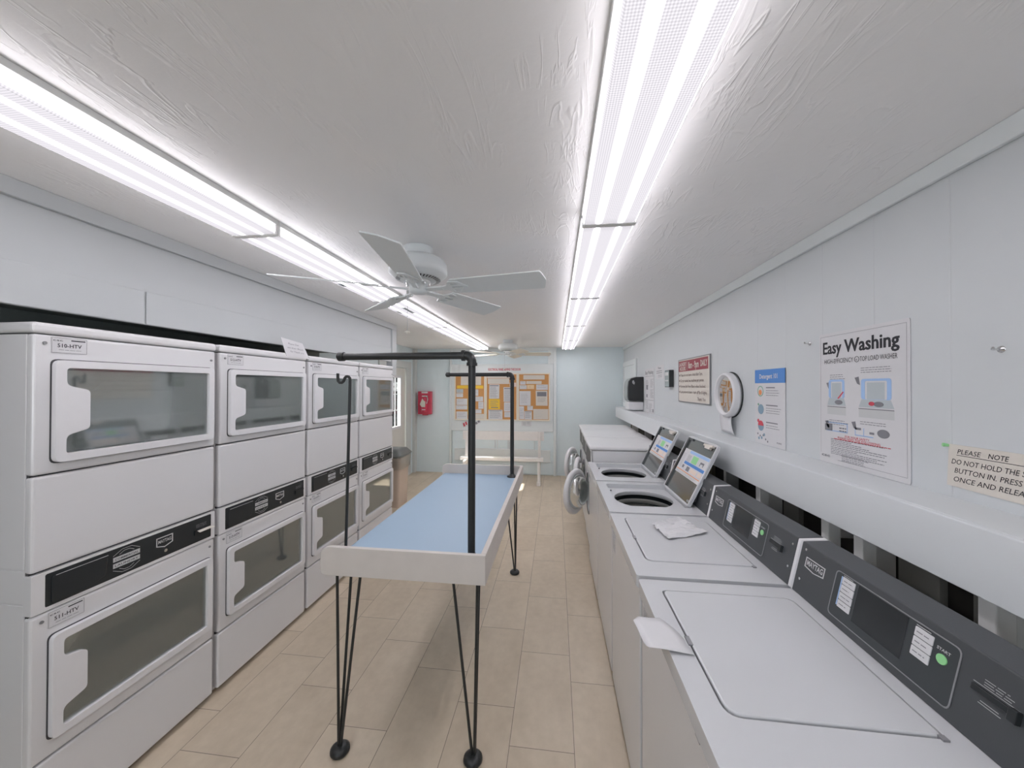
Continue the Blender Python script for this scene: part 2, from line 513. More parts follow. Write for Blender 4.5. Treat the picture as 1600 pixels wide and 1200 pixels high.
    def build(self, name, m, parent=None, bevel=0.0, bseg=2, ang=40, wn=False):
        me = bpy.data.meshes.new(name)
        o = bpy.data.objects.new(name, me)
        off = Vector((0, 0, 0))
        if parent is not None:
            off = Vector(parent.get('_base', (0, 0, 0)))
            o['_base'] = tuple(off)
        vs = [(p[0] - off.x, p[1] - off.y, p[2] - off.z) for p in self.v]
        me.from_pydata(vs, [], self.f)
        me.polygons.foreach_set('use_smooth', self.smooth)
        me.materials.append(m)
        me.update()
        COL.objects.link(o)
        if parent is not None:
            o.parent = parent
        if bevel:
            b = o.modifiers.new('bevel', 'BEVEL')
            b.width = bevel; b.segments = bseg; b.limit_method = 'ANGLE'; b.angle_limit = R(ang)
            b.harden_normals = False
        return o

def tag(o, label, cat, group=None):
    o['label'] = label; o['category'] = cat
    if group:
        o['group'] = group
    return o

def thing(name, base, label, cat, group=None):
    o = bpy.data.objects.new(name, None)
    o.empty_display_size = 0.1
    COL.objects.link(o)
    o.location = base
    o['_base'] = tuple(base)
    return tag(o, label, cat, group)

def single(o, base):
    """move the origin of a one-mesh thing to its base"""
    d = Vector(base)
    for v in o.data.vertices:
        v.co -= d
    o.location = d
    return o

def struct(name, mb, m, parent=None, **kw):
    o = mb.build(name, m, parent, **kw)
    if parent is None:
        o['kind'] = 'structure'
    return o

def copy_tree(o, parent=None):
    c = o.copy()
    COL.objects.link(c)
    if parent is not None:
        c.parent = parent
    for ch in list(o.children):
        copy_tree(ch, c)
    return c

def clone(root, loc, label, group=None):
    c = copy_tree(root)
    c.location = loc
    c['label'] = label
    if group:
        c['group'] = group
    def rebase(o):
        o['_base'] = tuple(loc)
        for ch in o.children:
            rebase(ch)
    rebase(c)
    return c

def multi(name, m, parent, mbs, **kw):
    return [b.build(name, m, parent, **kw) for b in mbs]

# ------------------------------------------------------------------ dimensions of the room
CE = 2.315                   # ceiling
XW = 1.195                   # right wall
XL = -2.66                   # left outer wall
XS = -1.86                   # face of the boxed-in soffit above the dryers
YB = 6.64                    # back wall
YF = -2.2                    # wall behind the camera
XD = -1.744                  # dryer fronts
WD = 0.686                   # machine pitch

# ------------------------------------------------------------------ the setting
struct('floor', MB().box((XL - 0.1, YF - 0.1, -0.08), (1.45, YB + 0.2, 0)), floor_mat())
struct('ceiling', MB().box((XL - 0.1, YF - 0.1, CE), (1.45, YB + 0.2, CE + 0.08)), ceil_mat())
mb = MB(frame((0, YF - 0.1, 0), (1, 0, 0), (0, 0, 1)))
mb.plate(rect(XL - 0.1, 0, 1.45, CE), [rect(-1.2, 0.95, -0.1, 2.0)], -0.1, 0.0)
struct('wall_front', mb, WALLB)
mb = MB(frame((0, YF - 0.1, 0), (1, 0, 0), (0, 0, 1)))
mb.plate(rect(-1.25, 0.90, -0.05, 2.05), [rect(-1.17, 0.98, -0.68, 1.97), rect(-0.62, 0.98, -0.13, 1.97)], -0.12, 0.01)
struct('added_window', mb, TRIMW, bevel=0.004)  # unseen window added behind the camera to bring in daylight
por = bpy.data.lights.new('added_window_portal', 'AREA')
por.shape = 'RECTANGLE'; por.size = 1.04; por.size_y = 0.99; por.cycles.is_portal = True
po = bpy.data.objects.new('added_window_portal', por); COL.objects.link(po)
po.location = (-0.65, YF - 0.13, 1.475); po.rotation_euler = (R(90), 0, R(0))

# right wall: panelled above the shelf, open studs with bare boards behind below it
struct('wall_right', MB().box((XW, YF, 1.262), (XW + 0.12, YB + 0.1, CE)), panel_mat())
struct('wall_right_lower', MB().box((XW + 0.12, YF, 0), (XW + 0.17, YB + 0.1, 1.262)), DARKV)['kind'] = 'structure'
mb = MB()
for y0, y1, z0, z1 in ((1.40, 1.55, 0.0, 1.26), (1.60, 1.73, 0.0, 1.04), (2.12, 2.25, 0, 1.26), (1.18, 1.30, 0, 0.98)):
    mb.box((XW + 0.095, y0, z0), (XW + 0.119, y1, z1))
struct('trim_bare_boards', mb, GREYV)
mb = MB()
for y0, y1, z0, z1 in ((1.60, 1.73, 1.045, 1.26), (2.33, 2.52, 0.7, 1.26), (3.2, 3.34, 0.7, 1.26)):
    mb.box((XW + 0.09, y0, z0), (XW + 0.119, y1, z1))
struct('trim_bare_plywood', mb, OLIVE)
for i, (y0, y1, zb) in enumerate(((0.74, 0.78, 0.0), (1.130, 1.166, 0.0), (1.552, 1.59, 0.0), (1.73, 1.775, 0.955), (2.25, 2.315, 0.0),
                                  (2.75, 2.79, 0), (3.55, 3.59, 0), (4.3, 4.34, 0), (5.1, 5.14, 0), (5.9, 5.94, 0))):
    struct('trim_%d' % (i + 1), MB().box((XW + 0.005, y0, zb), (XW + 0.09, y1, 1.262)), STUD, bevel=0.003)
# ledge along the right wall: top board and fascia
lg = MB().box((1.018, YF, 1.250), (XW + 0.1, 6.3, 1.272))
lg.box((1.0, YF, 1.105), (1.018, 6.3, 1.272))
struct('trim_11', lg, WALLB, bevel=0.003)
for i, (yb, zb) in enumerate(((2.06, 0.96), (1.58, 0.96), (1.42, 0.93), (1.035, 0.93), (0.62, 0.93), (2.9, 0.96), (3.9, 0.96))):
    struct('trim_%d' % (21 + i), MB().box((1.055, yb - 0.02, zb), (1.10, yb + 0.02, 1.250)), STUD, bevel=0.003)
# ceiling trims
struct('trim_12', MB().box((XW - 0.018, YF, 2.253), (XW, YB, CE)), TRIMW, bevel=0.004)

# back wall and its boarded-up centre bay
struct('wall_back', MB().box((XL - 0.1, YB, 0), (1.45, YB + 0.12, CE)), WALLBACK)
PM = frame((0, YB, 0), (1, 0, 0), (0, 0, 1))
mb = MB(PM)
mb.prism(rect(-1.92, 0.02, -0.01, 0.79), 0, 0.02)
struct('trim_13', mb, WALLBACK, bevel=0.002)
mb = MB(PM)                                   # posts, rails
mb.prism(rect(-1.965, 0.0, -1.925, CE), 0, 0.055)
mb.prism(rect(-0.04, 0.0, 0.01, CE), 0, 0.055)
mb.prism(rect(-1.925, 2.255, -0.04, CE), 0, 0.04)
mb.prism(rect(-0.14, 2.02, -0.04, 2.255), 0, 0.04)
struct('trim_14', mb, TRIMW, bevel=0.004)
mb = MB(PM)
mb.prism(rect(-1.925, 0.79, -0.045, 2.02), 0, 0.045)
mb.prism(rect(-1.87, 0.24, -0.10, 0.46), 0.02, 0.045)
struct('trim_15', mb, TRIMW, bevel=0.004)
mb = MB(PM)                                   # framed infill between bench back and seat
for x0, x1 in ((-1.62, -1.10), (-1.07, -0.86), (-0.85, -0.38)):
    mb.plate(rect(x0, 0.46, x1, 0.74), [rect(x0 + 0.012, 0.472, x1 - 0.012, 0.728)], 0.02, 0.032)
struct('trim_16', mb, WALLB)
struct('baseboard_back', MB(PM).prism(rect(XL, 0, -1.965, 0.09), 0, 0.014), WALLBACK, bevel=0.003)
# a boarded window at the far end of the right wall
mb = MB(frame((XW, YB, 0), (0, -1, 0), (0, 0, 1)))
mb.plate(rect(0.03, 1.27, 1.07, 2.03), [rect(0.09, 1.33, 1.0, 1.95)], 0, 0.022)
mb.prism(rect(0.09, 1.33, 1.0, 1.95), 0, 0.01)
struct('window_2', mb, TRIMW, bevel=0.003)

# left outer wall, pierced by the door
dY0, dY1, dZ = 5.30, 6.20, 1.93
mb = MB(frame((XL, 0, 0), (0, 1, 0), (0, 0, 1)))
mb.plate(rect(YF - 0.1, 0, YB + 0.1, CE), [rect(dY0, 0.001, dY1, dZ)], -0.1, 0)
struct('wall_left', mb, WALLBACK)
mb = MB(frame((XL, 0, 0), (0, 1, 0), (0, 0, 1)))   # casing and corner pilaster
mb.prism(rect(dY1, 0, dY1 + 0.22, dZ + 0.02), 0, 0.022)
mb.prism(rect(dY0 - 0.1, 0, dY0, dZ + 0.02), 0, 0.022)
mb.prism(rect(dY0 - 0.1, dZ, dY1 + 0.22, dZ + 0.12), 0, 0.026)
mb.prism(rect(6.53, 0, YB, CE), 0, 0.05)
struct('trim_17', mb, FRAMEP, bevel=0.004)
# the door
DM = frame((XL, 0, 0), (0, 1, 0), (0, 0, 1))
door = thing('door_1', (XL, dY0, 0), 'cream door with a tall glazed panel', 'door')
door['kind'] = 'structure'
g0, g1, gz0, gz1 = 5.50, 5.985, 0.93, 1.755
dp = MB(DM)
dp.plate(rect(dY0 + 0.004, 0.01, dY1 - 0.006, dZ - 0.004), [rect(g0, gz0, g1, gz1)], -0.045, 0.0)
dp.build('door_leaf', DOORP, door, bevel=0.002)
gf = MB(DM)
gf.plate(rect(g0 - 0.035, gz0 - 0.035, g1 + 0.035, gz1 + 0.035), [rect(g0 + 0.004, gz0 + 0.004, g1 - 0.004, gz1 - 0.004)], 0.0, 0.012)
for u in (5.66, 5.82, 5.93):
    gf.prism(rect(u - 0.006, gz0, u + 0.006, gz1), -0.018, -0.004)
for v in (1.20, 1.475):
    gf.prism(rect(g0, v - 0.006, g1, v + 0.006), -0.018, -0.004)
gf.build('window_frame', WHITE_DOOR, door, bevel=0.002)
# leaded scroll pattern in the upper panes
sc = MB(DM)
for cu in (5.74, 5.88, 5.955):
    for cv in (1.56, 1.64):
        pts = [(cu + 0.03 * math.cos(a / 10 * 2 * math.pi) * (0.4 + a / 16), cv + 0.035 * math.sin(a / 10 * 2 * math.pi), -0.012) for a in range(14)]
        sc.tube(pts, 0.0035, 6)
sc.build('leading', SILV, door)
MB(DM).prism(rect(g0, gz0, g1, gz1), -0.026, -0.021).build('glass', PANE, door)
kb = MB(DM)
kb.lathe([(0.0, 0.06), (0.02, 0.058), (0.027, 0.045), (0.02, 0.03), (0.009, 0.022), (0.009, 0.0), (0.024, 0.0)], 16, Matrix.Translation((dY0 + 0.07, 1.0, 0)))
kb.build('handle', CHROME, door)
# pavement outside the door
struct('floor_outside', MB().box((-12, -4, -0.25), (XL - 0.11, 14, -0.1)), GROUND)

# boxed-in soffit over the dryers
SM = frame((XS, 0, 0), (0, 1, 0), (0, 0, 1))
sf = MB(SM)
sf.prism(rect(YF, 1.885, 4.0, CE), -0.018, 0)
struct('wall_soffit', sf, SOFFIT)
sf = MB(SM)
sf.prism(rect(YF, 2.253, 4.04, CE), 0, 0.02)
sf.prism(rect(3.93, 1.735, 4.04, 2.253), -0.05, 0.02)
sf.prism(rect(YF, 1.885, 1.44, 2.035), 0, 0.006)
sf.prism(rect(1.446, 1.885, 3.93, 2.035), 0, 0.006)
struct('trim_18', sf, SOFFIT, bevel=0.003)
# bare board lining the recess behind the dryers
cv = MB().box((XL + 0.001, YF, 0.001), (XL + 0.02, 3.80, CE - 0.001))
cv.box((XL + 0.02, YF, 1.98), (XS - 0.02, 3.80, 2.0))
struct('wall_recess', cv, CAVITY)

# ------------------------------------------------------------------ stacked dryers
def dframe(y):
    return frame((XD, y, 0), (0, 1, 0), (0, 0, 1))

def hatch(mb, u, v, r=0.004):
    mb.cyl((u, v, 0.0), (u, v, 0.004), r, seg=10)

def make_dryer(y, label):
    root = thing('stacked_dryer', (XD, y, 0), label, 'dryer', 'stacked tumble dryers along the left wall')
    F = dframe(y)
    A, B = 0.013, 0.673
    # cabinet shells: two hollow boxes, with gaps showing as seams
    cb = MB(F)
    for v0, v1 in ((0.985, 1.779), (0.868, 0.980), (0.02, 0.863)):
        cb.box((A, v0, -0.70), (A + 0.012, v1, -0.028))
        cb.box((B - 0.012, v0, -0.70), (B, v1, -0.028))
        cb.box((A, v0, -0.71), (B, v1, -0.70))
    cb.box((A + 0.012, 0.02, -0.70), (B - 0.012, 0.03, -0.03))
    cb.box((A + 0.012, 0.955, -0.70), (B - 0.012, 0.965, -0.03))
    cb.box((A + 0.003, 0.02, -0.69), (A + 0.008, 1.78, -0.034))
    cb.build('cabinet', WHITE, root, bevel=0.002)
    tc = MB(F)
    tc.box((A - 0.004, 1.784, -0.71), (B + 0.004, 1.822, 0.004))
    tc.build('top_cap', WHITE, root, bevel=0.012, bseg=3)
    # front panels
    for dv, v0, v1 in ((0, 1.299, 1.781), (-0.958, 0.318, 0.823)):
        MB(F).plate(rect(A, v0, B, v1), [rect(0.078, 1.352 + dv, 0.632, 1.680 + dv)], -0.03, 0.0).build('front_panel', WHITE, root, bevel=0.009, bseg=3)
    for v0, v1 in ((0.970, 1.294), (0.030, 0.311)):
        MB(F).box((A, v0, -0.03), (B, v1, 0.0)).build('service_panel', WHITE, root, bevel=0.009, bseg=3)
    for v0, v1 in ((0.305, 0.325), (1.288, 1.305), (0.96, 0.976), (0.815, 0.83)):
        MB(F).box((A + 0.004, v0, -0.06), (B - 0.004, v1, -0.016)).build('seam_gasket', SEAM, root)
    for u, v in ((0.040, 1.752), (0.648, 1.735), (0.040, 0.796), (0.648, 0.79)):
        MB(F).cyl((u, v, 0.0), (u, v, 0.0035), 0.0055, seg=12).build('screw', HINGE, root)
    # two doors
    for dv in (0.0, -0.958):
        hole = rpoly([(0.087, 1.364 + dv), (0.622, 1.364 + dv), (0.622, 1.668 + dv), (0.087, 1.668 + dv),
                      (0.087, 1.606 + dv), (0.153, 1.588 + dv), (0.153, 1.447 + dv), (0.087, 1.428 + dv)],
                     [0.012, 0.006, 0.006, 0.012, 0.022, 0.018, 0.018, 0.022], 4)
        outer = rpoly(rect(0.058, 1.336 + dv, 0.650, 1.695 + dv), [0.022, 0.016, 0.016, 0.022], 5)
        d = MB(F).plate(outer, [hole], 0.0015, 0.020).build('door', WHITE_DOOR, root, bevel=0.005, bseg=3)
        MB(F).plate(rpoly(rect(0.0545, 1.3325 + dv, 0.6535, 1.6985 + dv), 0.02, 4), [rect(0.09, 1.37 + dv, 0.60, 1.66 + dv)], 0.0002, 0.0014).build('door_gasket', SEAM, d)
        MB(F).prism(rpoly(rect(0.078, 1.354 + dv, 0.632, 1.678 + dv), 0.01), 0.004, 0.008).build('window', GLASS, d)
        for v in (1.415, 1.625):
            MB(F).cyl((0.655, v - 0.022 + dv, 0.008), (0.655, v + 0.022 + dv, 0.008), 0.005, seg=10).build('hinge', HINGE, d)
        # the drum behind the window
        dr = MB(F)
        T = Matrix.Translation((0.355, 1.515 + dv, 0))
        dr.lathe([(0.250, -0.042), (0.262, -0.06), (0.262, -0.56), (0.24, -0.585), (0.0, -0.59)], 40, T)
        dr.build('drum', STEEL, root)
        MB(F).plate(rect(0.03, 1.305 + dv, 0.655, 1.772 + dv), [circ(0.355, 1.515 + dv, 0.250, 44)], -0.046, -0.038).build('bulkhead', STEEL, root)
        vn = MB(F)
        for k in range(3):
            a = R(20 + 120 * k)
            c, s = math.cos(a), math.sin(a)
            P = [(0.355 + c * 0.262 - s * w, 1.515 + dv + s * 0.262 + c * w, z) for z in (-0.08, -0.55) for w in (-0.025, 0.025)]
            Q = [(0.355 + c * 0.20, 1.515 + dv + s * 0.20, z) for z in (-0.08, -0.55)]
            vn.add([P[0], P[1], Q[0], P[2], P[3], Q[1]], [(0, 1, 2), (3, 5, 4), (0, 2, 5, 3), (1, 4, 5, 2)])
        vn.cyl((0.355, 1.54 + dv, -0.588), (0.355, 1.54 + dv, -0.575), 0.06, seg=24)
        vn.build('drum_baffle', STEEL, root)
    # control panel
    cp = MB(F).plate(rpoly(rect(A, 0.828, B, 0.963), 0.004), [rect(0.05, 0.844, 0.65, 0.952)], -0.03, 0.002)
    c = cp.build('control_panel', WHITE, root, bevel=0.003)
    MB(F).prism(rpoly(rect(0.047, 0.841, 0.653, 0.955), 0.006), -0.01, 0.0025).build('control_face', BLK, c, bevel=0.001)
    rc = MB(F)
    rc.prism(rpoly([(0.062, 0.846), (0.16, 0.846), (0.215, 0.868), (0.222, 0.93), (0.215, 0.943), (0.062, 0.943)], 0.012), 0.0025, 0.006)
    rc.build('coin_drawer', BLK, c, bevel=0.002)
    MB(F).q(0.072, 0.9405, 0.222, 0.9425, 0.0064).build('drawer_line', SILV, c)
    lo = MB(F)
    for v in (0.878, 0.903):
        lo.q(0.240, v, 0.334, v + 0.018, 0.0031)
    for sgn in (1, -1):
        m0 = 0.899; e = 0.027 * sgn; tp = 0.046 * sgn
        for o, k in ((0.0, 1.0), (0.008, 0.55)):
            w = 0.047 * k
            a = [(0.287 - w, m0 + e + 0.001 * sgn), (0.287 - w * 0.35, m0 + tp - o * sgn), (0.287 + w * 0.35, m0 + tp - o * sgn), (0.287 + w, m0 + e + 0.001 * sgn)]
            for i in range(3):
                p, q = Vector(a[i]), Vector(a[i + 1]); n = Vector((-(q - p).y, (q - p).x)).normalized() * 0.0007
                pts = [p - n, q - n, q + n, p + n]
                lo.add([(x.x, x.y, 0.0031) for x in pts], [(0, 1, 2, 3)] if n.y >= 0 else [(0, 1, 2, 3)])
    lo.build('laundry_logo', SILV, c)
    lt = MB(F)
    lt.text('COMMERCIAL', 0.287, 0.9075, 0.008, 0.0035, 0.082, 0.01, align='c')
    lt.text('LAUNDRY', 0.287, 0.8825, 0.008, 0.0035, 0.082, 0.01, align='c')
    lt.build('logo_lettering', INK, c)
    bd = MB(F)
    sh = lambda g: [(0.397 + g, 0.895 + g * 0.6), (0.432, 0.883 + g), (0.467 - g, 0.895 + g * 0.6), (0.467 - g, 0.932 - g), (0.397 + g, 0.932 - g)]
    bd.plate(sh(0), [sh(0.004)], 0.0026, 0.0034)
    bd.text('MAYTAG', 0.432, 0.906, 0.014, 0.0032, 0.054, 0.02, align='c')
    bd.build('badge', SILV, c)
    MB(F).cyl((0.432, 0.868, 0.002), (0.432, 0.868, 0.009), 0.007, seg=16).build('key_lock', CHROME, c)
    st = MB(F)
    st.box((0.566, 0.893, 0.0025), (0.642, 0.902, 0.012))
    st.box((0.566, 0.878, 0.0025), (0.580, 0.893, 0.008))
    st.build('coin_slot', BLK, c)
    sp = MB(F); sp.lines(0.575, 0.64, 0.925, 3, 0.006, 0.0012, 0.0032, 0.3, 5)
    sp.build('slot_lettering', GREYINK, c)
    return root

def dryer_plate(root, y, up, lo):
    F = dframe(y)
    for v0, s in ((1.720, up), (0.762, lo)):
        pl = MB(F).prism(rpoly(rect(0.055, v0, 0.154, v0 + 0.056), 0.003), 0.0, 0.0015).build('number_plate', PAPER, root)
        tx = MB(F)
        tx.text(s, 0.1045, v0 + 0.021, 0.013, 0.0021, 0.066, 0.015, align='c')
        tx.text('csc', 0.060, v0 + 0.042, 0.007, 0.0021, 0.026, 0.01)
        tx.q(0.108, v0 + 0.045, 0.148, v0 + 0.049, 0.0021)
        tx.lines(0.075, 0.14, v0 + 0.012, 1, 0.005, 0.001, 0.0021, 0.1, 3)
        for a in ((0.0565, v0 + 0.0015, 0.1525, v0 + 0.0022), (0.0565, v0 + 0.0538, 0.1525, v0 + 0.0545),
                  (0.0565, v0 + 0.0015, 0.0572, v0 + 0.0545), (0.1518, v0 + 0.0015, 0.1525, v0 + 0.0545)):
            tx.q(*a, 0.0021)
        tx.build('plate_lettering', INK, pl)

DY = [1.008 + WD * k for k in range(4)]
dl = ['white stacked dryers nearest the camera, plates 510-HTV and 511-HTV', 'white stacked dryers with the handwritten note on top, second along the left wall',
      'white stacked dryers third along the left wall, just right of the one with the note', 'farthest white stacked dryers, beside the beige trash can and the glazed door']
d0 = make_dryer(DY[0], dl[0])
dr = [d0] + [clone(d0, (XD, DY[k], 0), dl[k]) for k in (1, 2, 3)]
for k, (a, b) in enumerate((('510-HTV', '511-HTV'), ('512-HTV', '513-HTV'), ('514-HTV', '515-HTV'), ('516-HTV', '517-HTV'))):
    dryer_plate(dr[k], DY[k], a, b)
# pale plate painting the bright highlight on the nearest one's slot
F = dframe(DY[0])
MB(F).add([(0.572, 0.900, 0.0125), (0.640, 0.900, 0.0125), (0.648, 0.896, 0.034), (0.566, 0.896, 0.034)], [(0, 1, 2, 3)]).build('slot_highlight', CREAM, [c for c in dr[0].children if c.name.startswith('control_panel')][0])

# handwritten card leaning over the second dryer's top front edge
nt_ = MB()
P = [(-1.738, 2.171, 1.803), (-1.738, 2.393, 1.797), (-1.752, 2.340, 1.902), (-1.752, 2.137, 1.920)]
card = thing('note_card', (-1.74, 2.26, 1.80), 'white handwritten note card standing on the front edge of the stacked dryers', 'note')
nm = MB(); nm.add([P[0], P[1], P[2], P[3]] + [(p[0] - 0.0015, p[1], p[2]) for p in P], [(0, 1, 2, 3), (7, 6, 5, 4), (0, 4, 5, 1), (1, 5, 6, 2), (2, 6, 7, 3), (3, 7, 4, 0)])
nm.build('card', PAPER, card)
cM = frame((-1.7355, 2.171, 1.803), (0, 1, -0.03), (-0.12, -0.3, 1))
tx = MB(cM)
tx.text('Please Don', 0.045, 0.082, 0.013, 0.002, 0.10, 0, 0.3)
tx.text('use dryer Bleach', 0.028, 0.055, 0.012, 0.002, 0.15, 0, 0.3)
tx.text('for Thank you', 0.045, 0.030, 0.012, 0.002, 0.13, 0, 0.3)
tx.build('handwriting', GREYINK, card)

# ------------------------------------------------------------------ top-load washers
XA = 0.295
def make_washer(yf, opened, label):
    """yf: far edge; machine runs yf-0.662 .. yf, front towards -X"""
    root = thing('top_load_washer', (XA, yf, 0), label, 'washing machine', 'top-load washers along the right wall')
    T = Matrix.Translation((XA, yf, 0))
    cb = MB(T)
    cb.box((0.012, -0.655, 0.03), (0.024, -0.005, 0.862))
    cb.box((0.024, -0.655, 0.03), (0.69, -0.645, 0.862))
    cb.box((0.024, -0.015, 0.03), (0.69, -0.005, 0.862))
    cb.box((0.68, -0.645, 0.03), (0.69, -0.015, 0.862))
    cb.box((0.024, -0.645, 0.03), (0.68, -0.015, 0.04))
    cb.build('cabinet', WHITE, root, bevel=0.006, bseg=3)
    for x in (0.06, 0.62):
        for y in (-0.60, -0.06):
            MB(T).cyl((x, y, 0), (x, y, 0.032), 0.02, seg=12).build('levelling_foot', SEAM, root)
    # clips where the top meets the cabinet
    for y in (-0.54, -0.12):
        MB(T).box((0.004, y - 0.012, 0.855), (0.013, y + 0.012, 0.867)).build('top_clip', HINGE, root)
    # top deck
    hole = rpoly([(0.062, -0.545), (0.470, -0.545), (0.470, -0.065), (0.062, -0.065)], [0.035, 0.012, 0.03, 0.018], 5)
    tp = MB(T)
    tp.plate(rpoly([(0.0, -0.662), (0.69, -0.662), (0.69, 0.0), (0.0, 0.0)], [0.014, 0.0, 0.0, 0.014], 4), [hole], 0.868, 0.914)
    top = tp.build('top_panel', LID, root, bevel=0.006, bseg=3)
    tray = MB(T)
    hc = (0.262, -0.305)
    tray.plate([(0.055, -0.552), (0.477, -0.552), (0.477, -0.058), (0.055, -0.058)], [circ(hc[0], hc[1], 0.178, 40)], 0.872, 0.884)
    tray.build('deck', LID if opened else SEAM, root)
    if opened:
        tb = MB(T)
        TT = Matrix.Translation((hc[0], hc[1], 0))
        tb.lathe([(0.178, 0.884), (0.183, 0.872), (0.186, 0.858)], 40, TT)
        tb.build('tub_rim', LID, root)
        tb = MB(T)
        tb.lathe([(0.188, 0.858), (0.205, 0.855), (0.205, 0.80), (0.19, 0.795)], 40, TT)
        tb.build('tub_seal', BLK, root)
        tb = MB(T)
        tb.lathe([(0.19, 0.83), (0.195, 0.80), (0.24, 0.79), (0.24, 0.35), (0.0, 0.33)], 40, TT)
        tb.build('tub', TUBG, root)
        ag = MB(T)
        ag.lathe([(0.0, 0.72), (0.03, 0.715), (0.045, 0.68), (0.055, 0.5), (0.12, 0.38), (0.2, 0.35)], 24, TT)
        ag.build('agitator', TUBG, root)
        for p in ((0.085, -0.50), (0.085, -0.14)):
            MB(T).cyl((p[0], p[1], 0.884), (p[0], p[1], 0.892), 0.007, seg=10).build('rubber_bumper', HINGE, root)
        # raised lid, leaning back
        a = R(64)
        LM = T @ frame((0.462, -0.075, 0.914), (0, -1, 0), (math.cos(a), 0, math.sin(a)))
        ld = MB(LM)
        out = rpoly(rect(0.0, 0.0, 0.462, 0.392), [0.012, 0.012, 0.03, 0.03], 4)
        ld.plate(out, [rect(0.018, 0.012, 0.450, 0.378)], -0.004, 0.012)
        ld.prism(out, -0.010, -0.004)
        lid = ld.build('lid', LID, root, bevel=0.003)
        MB(LM).prism(rpoly(rect(0.018, 0.012, 0.450, 0.378), 0.006), -0.004, 0.004).build('lid_liner', LIDIN, lid)
        sm = MB(LM)
        sm.box((0.018, 0.012, 0.004), (0.040, 0.378, 0.013))
        sm.box((0.018, 0.364, 0.004), (0.10, 0.378, 0.011))
        sm.build('lid_seal', BLK, lid)
        MB(LM).prism(rpoly([(0.30, 0.375), (0.30, 0.362), (0.325, 0.362), (0.33, 0.350), (0.395, 0.350), (0.40, 0.364), (0.425, 0.366), (0.425, 0.380)], 0.003), 0.006, 0.022).build('latch', CREAM, lid, bevel=0.002)
        MB(LM).cyl((0.44, 0.03, 0.010), (0.452, 0.03, 0.018), 0.008, seg=12).build('hinge', CHROME, lid)
        # instruction sticker
        st = MB(LM).prism(rect(0.045, 0.135, 0.440, 0.305), 0.004, 0.0048).build('instruction_sticker', PAPER, lid)
        q = MB(LM); q.q(0.14, 0.283, 0.438, 0.302, 0.0054); q.build('sticker_blue', LBLUE, st)
        q = MB(LM); q.q(0.125, 0.207, 0.438, 0.226, 0.0054); q.build('sticker_blue_band', BLUEI, st)
        q = MB(LM); q.q(0.215, 0.230, 0.300, 0.278, 0.0054); q.build('sticker_green', GREENI, st)
        q = MB(LM)
        for u0, u1, v0, v1 in ((0.345, 0.40, 0.250, 0.262), (0.345, 0.355, 0.235, 0.262), (0.388, 0.398, 0.238, 0.262), (0.120, 0.150, 0.178, 0.198),
                               (0.195, 0.245, 0.170, 0.200)):
            q.q(u0, v0, u1, v1, 0.0054)
        q.lines(0.135, 0.20, 0.27, 8, 0.0055, 0.0018, 0.0054, 0.2, 2)
        q.lines(0.05, 0.11, 0.27, 16, 0.006, 0.0012, 0.0054, 0.3, 4)
        q.lines(0.05, 0.43, 0.149, 2, 0.007, 0.0012, 0.0054, 0.2, 5)
        q.build('sticker_print', GREYINK, st)
        q = MB(LM); q.q(0.05, 0.157, 0.435, 0.162, 0.0054); q.build('sticker_orange', ORANGE, st)
        q = MB(LM); q.q(0.26, 0.170, 0.36, 0.198, 0.0054); q.q(0.375, 0.172, 0.43, 0.198, 0.0054); q.build('sticker_pink', PINKP, st)
    else:
        ld = MB(T)
        ld.prism([(p[0], p[1]) for p in rpoly([(0.067, -0.540), (0.466, -0.540), (0.466, -0.070), (0.067, -0.070)], [0.035, 0.012, 0.03, 0.018], 5)], 0.886, 0.9165)
        ld.build('lid', LID, root, bevel=0.004, bseg=3)
        MB(T).box((0.058, -0.335, 0.895), (0.070, -0.300, 0.9175)).build('lid_catch', HINGE, root)
        MB(T).box((0.455, -0.552, 0.905), (0.467, -0.540, 0.918)).build('lid_hinge', HINGE, root)
    # console
    prof = [(0.507, 0.9145), (0.544, 1.080), (0.625, 1.086), (0.688, 0.96), (0.688, 0.9145)]
    def ext(mb_, y0, y1, grow=0.0):
        k = len(prof)
        vs = [(p[0], y, p[1] + (grow if i in (1, 2) else 0)) for y in (y0, y1) for i, p in enumerate(prof)]
        fs = [tuple(range(k)), tuple(range(2 * k - 1, k - 1, -1))] + [(i, k + i, k + (i + 1) % k, (i + 1) % k) for i in range(k)]
        return mb_.add(vs, fs)
    con = ext(MB(T), -0.667, -0.004).build('console', CHAR, root, bevel=0.003)
    multi('console_end_cap', WHITE_DOOR, con, [ext(MB(T), -0.683, -0.667), ext(MB(T), -0.004, -0.001)], bevel=0.003)
    CM = T @ frame((0.507, 0, 0.9145), (0, -1, 0), (0.037, 0, 0.1655))
    b = MB(CM)
    bp_ = lambda g: [(0.038 + g, 0.098 + g), (0.08, 0.092 + g), (0.122 - g, 0.098 + g), (0.122 - g, 0.130 - g), (0.038 + g, 0.130 - g)]
    b.plate(bp_(0), [bp_(0.0025)], 0.0003, 0.0016)
    b.text('MAYTAG', 0.08, 0.106, 0.017, 0.001, 0.070, 0.02, align='c')
    b.build('badge', PAPER, con)
    b = MB(CM)
    b.plate(rpoly(rect(0.163, 0.020, 0.502, 0.152), 0.014), [rpoly(rect(0.166, 0.023, 0.499, 0.149), 0.012)], 0.0, 0.002)
    b.build('panel_rim', HINGE, con, bevel=0.0008)
    dpn = MB(CM).prism(rpoly(rect(0.166, 0.023, 0.499, 0.149), 0.012), -0.002, 0.0012).build('display_panel', CHAR2, con)
    b = MB(CM)
    b.q(0.245, 0.045, 0.388, 0.147, 0.0018)
    b.build('display_window', BLK, dpn)
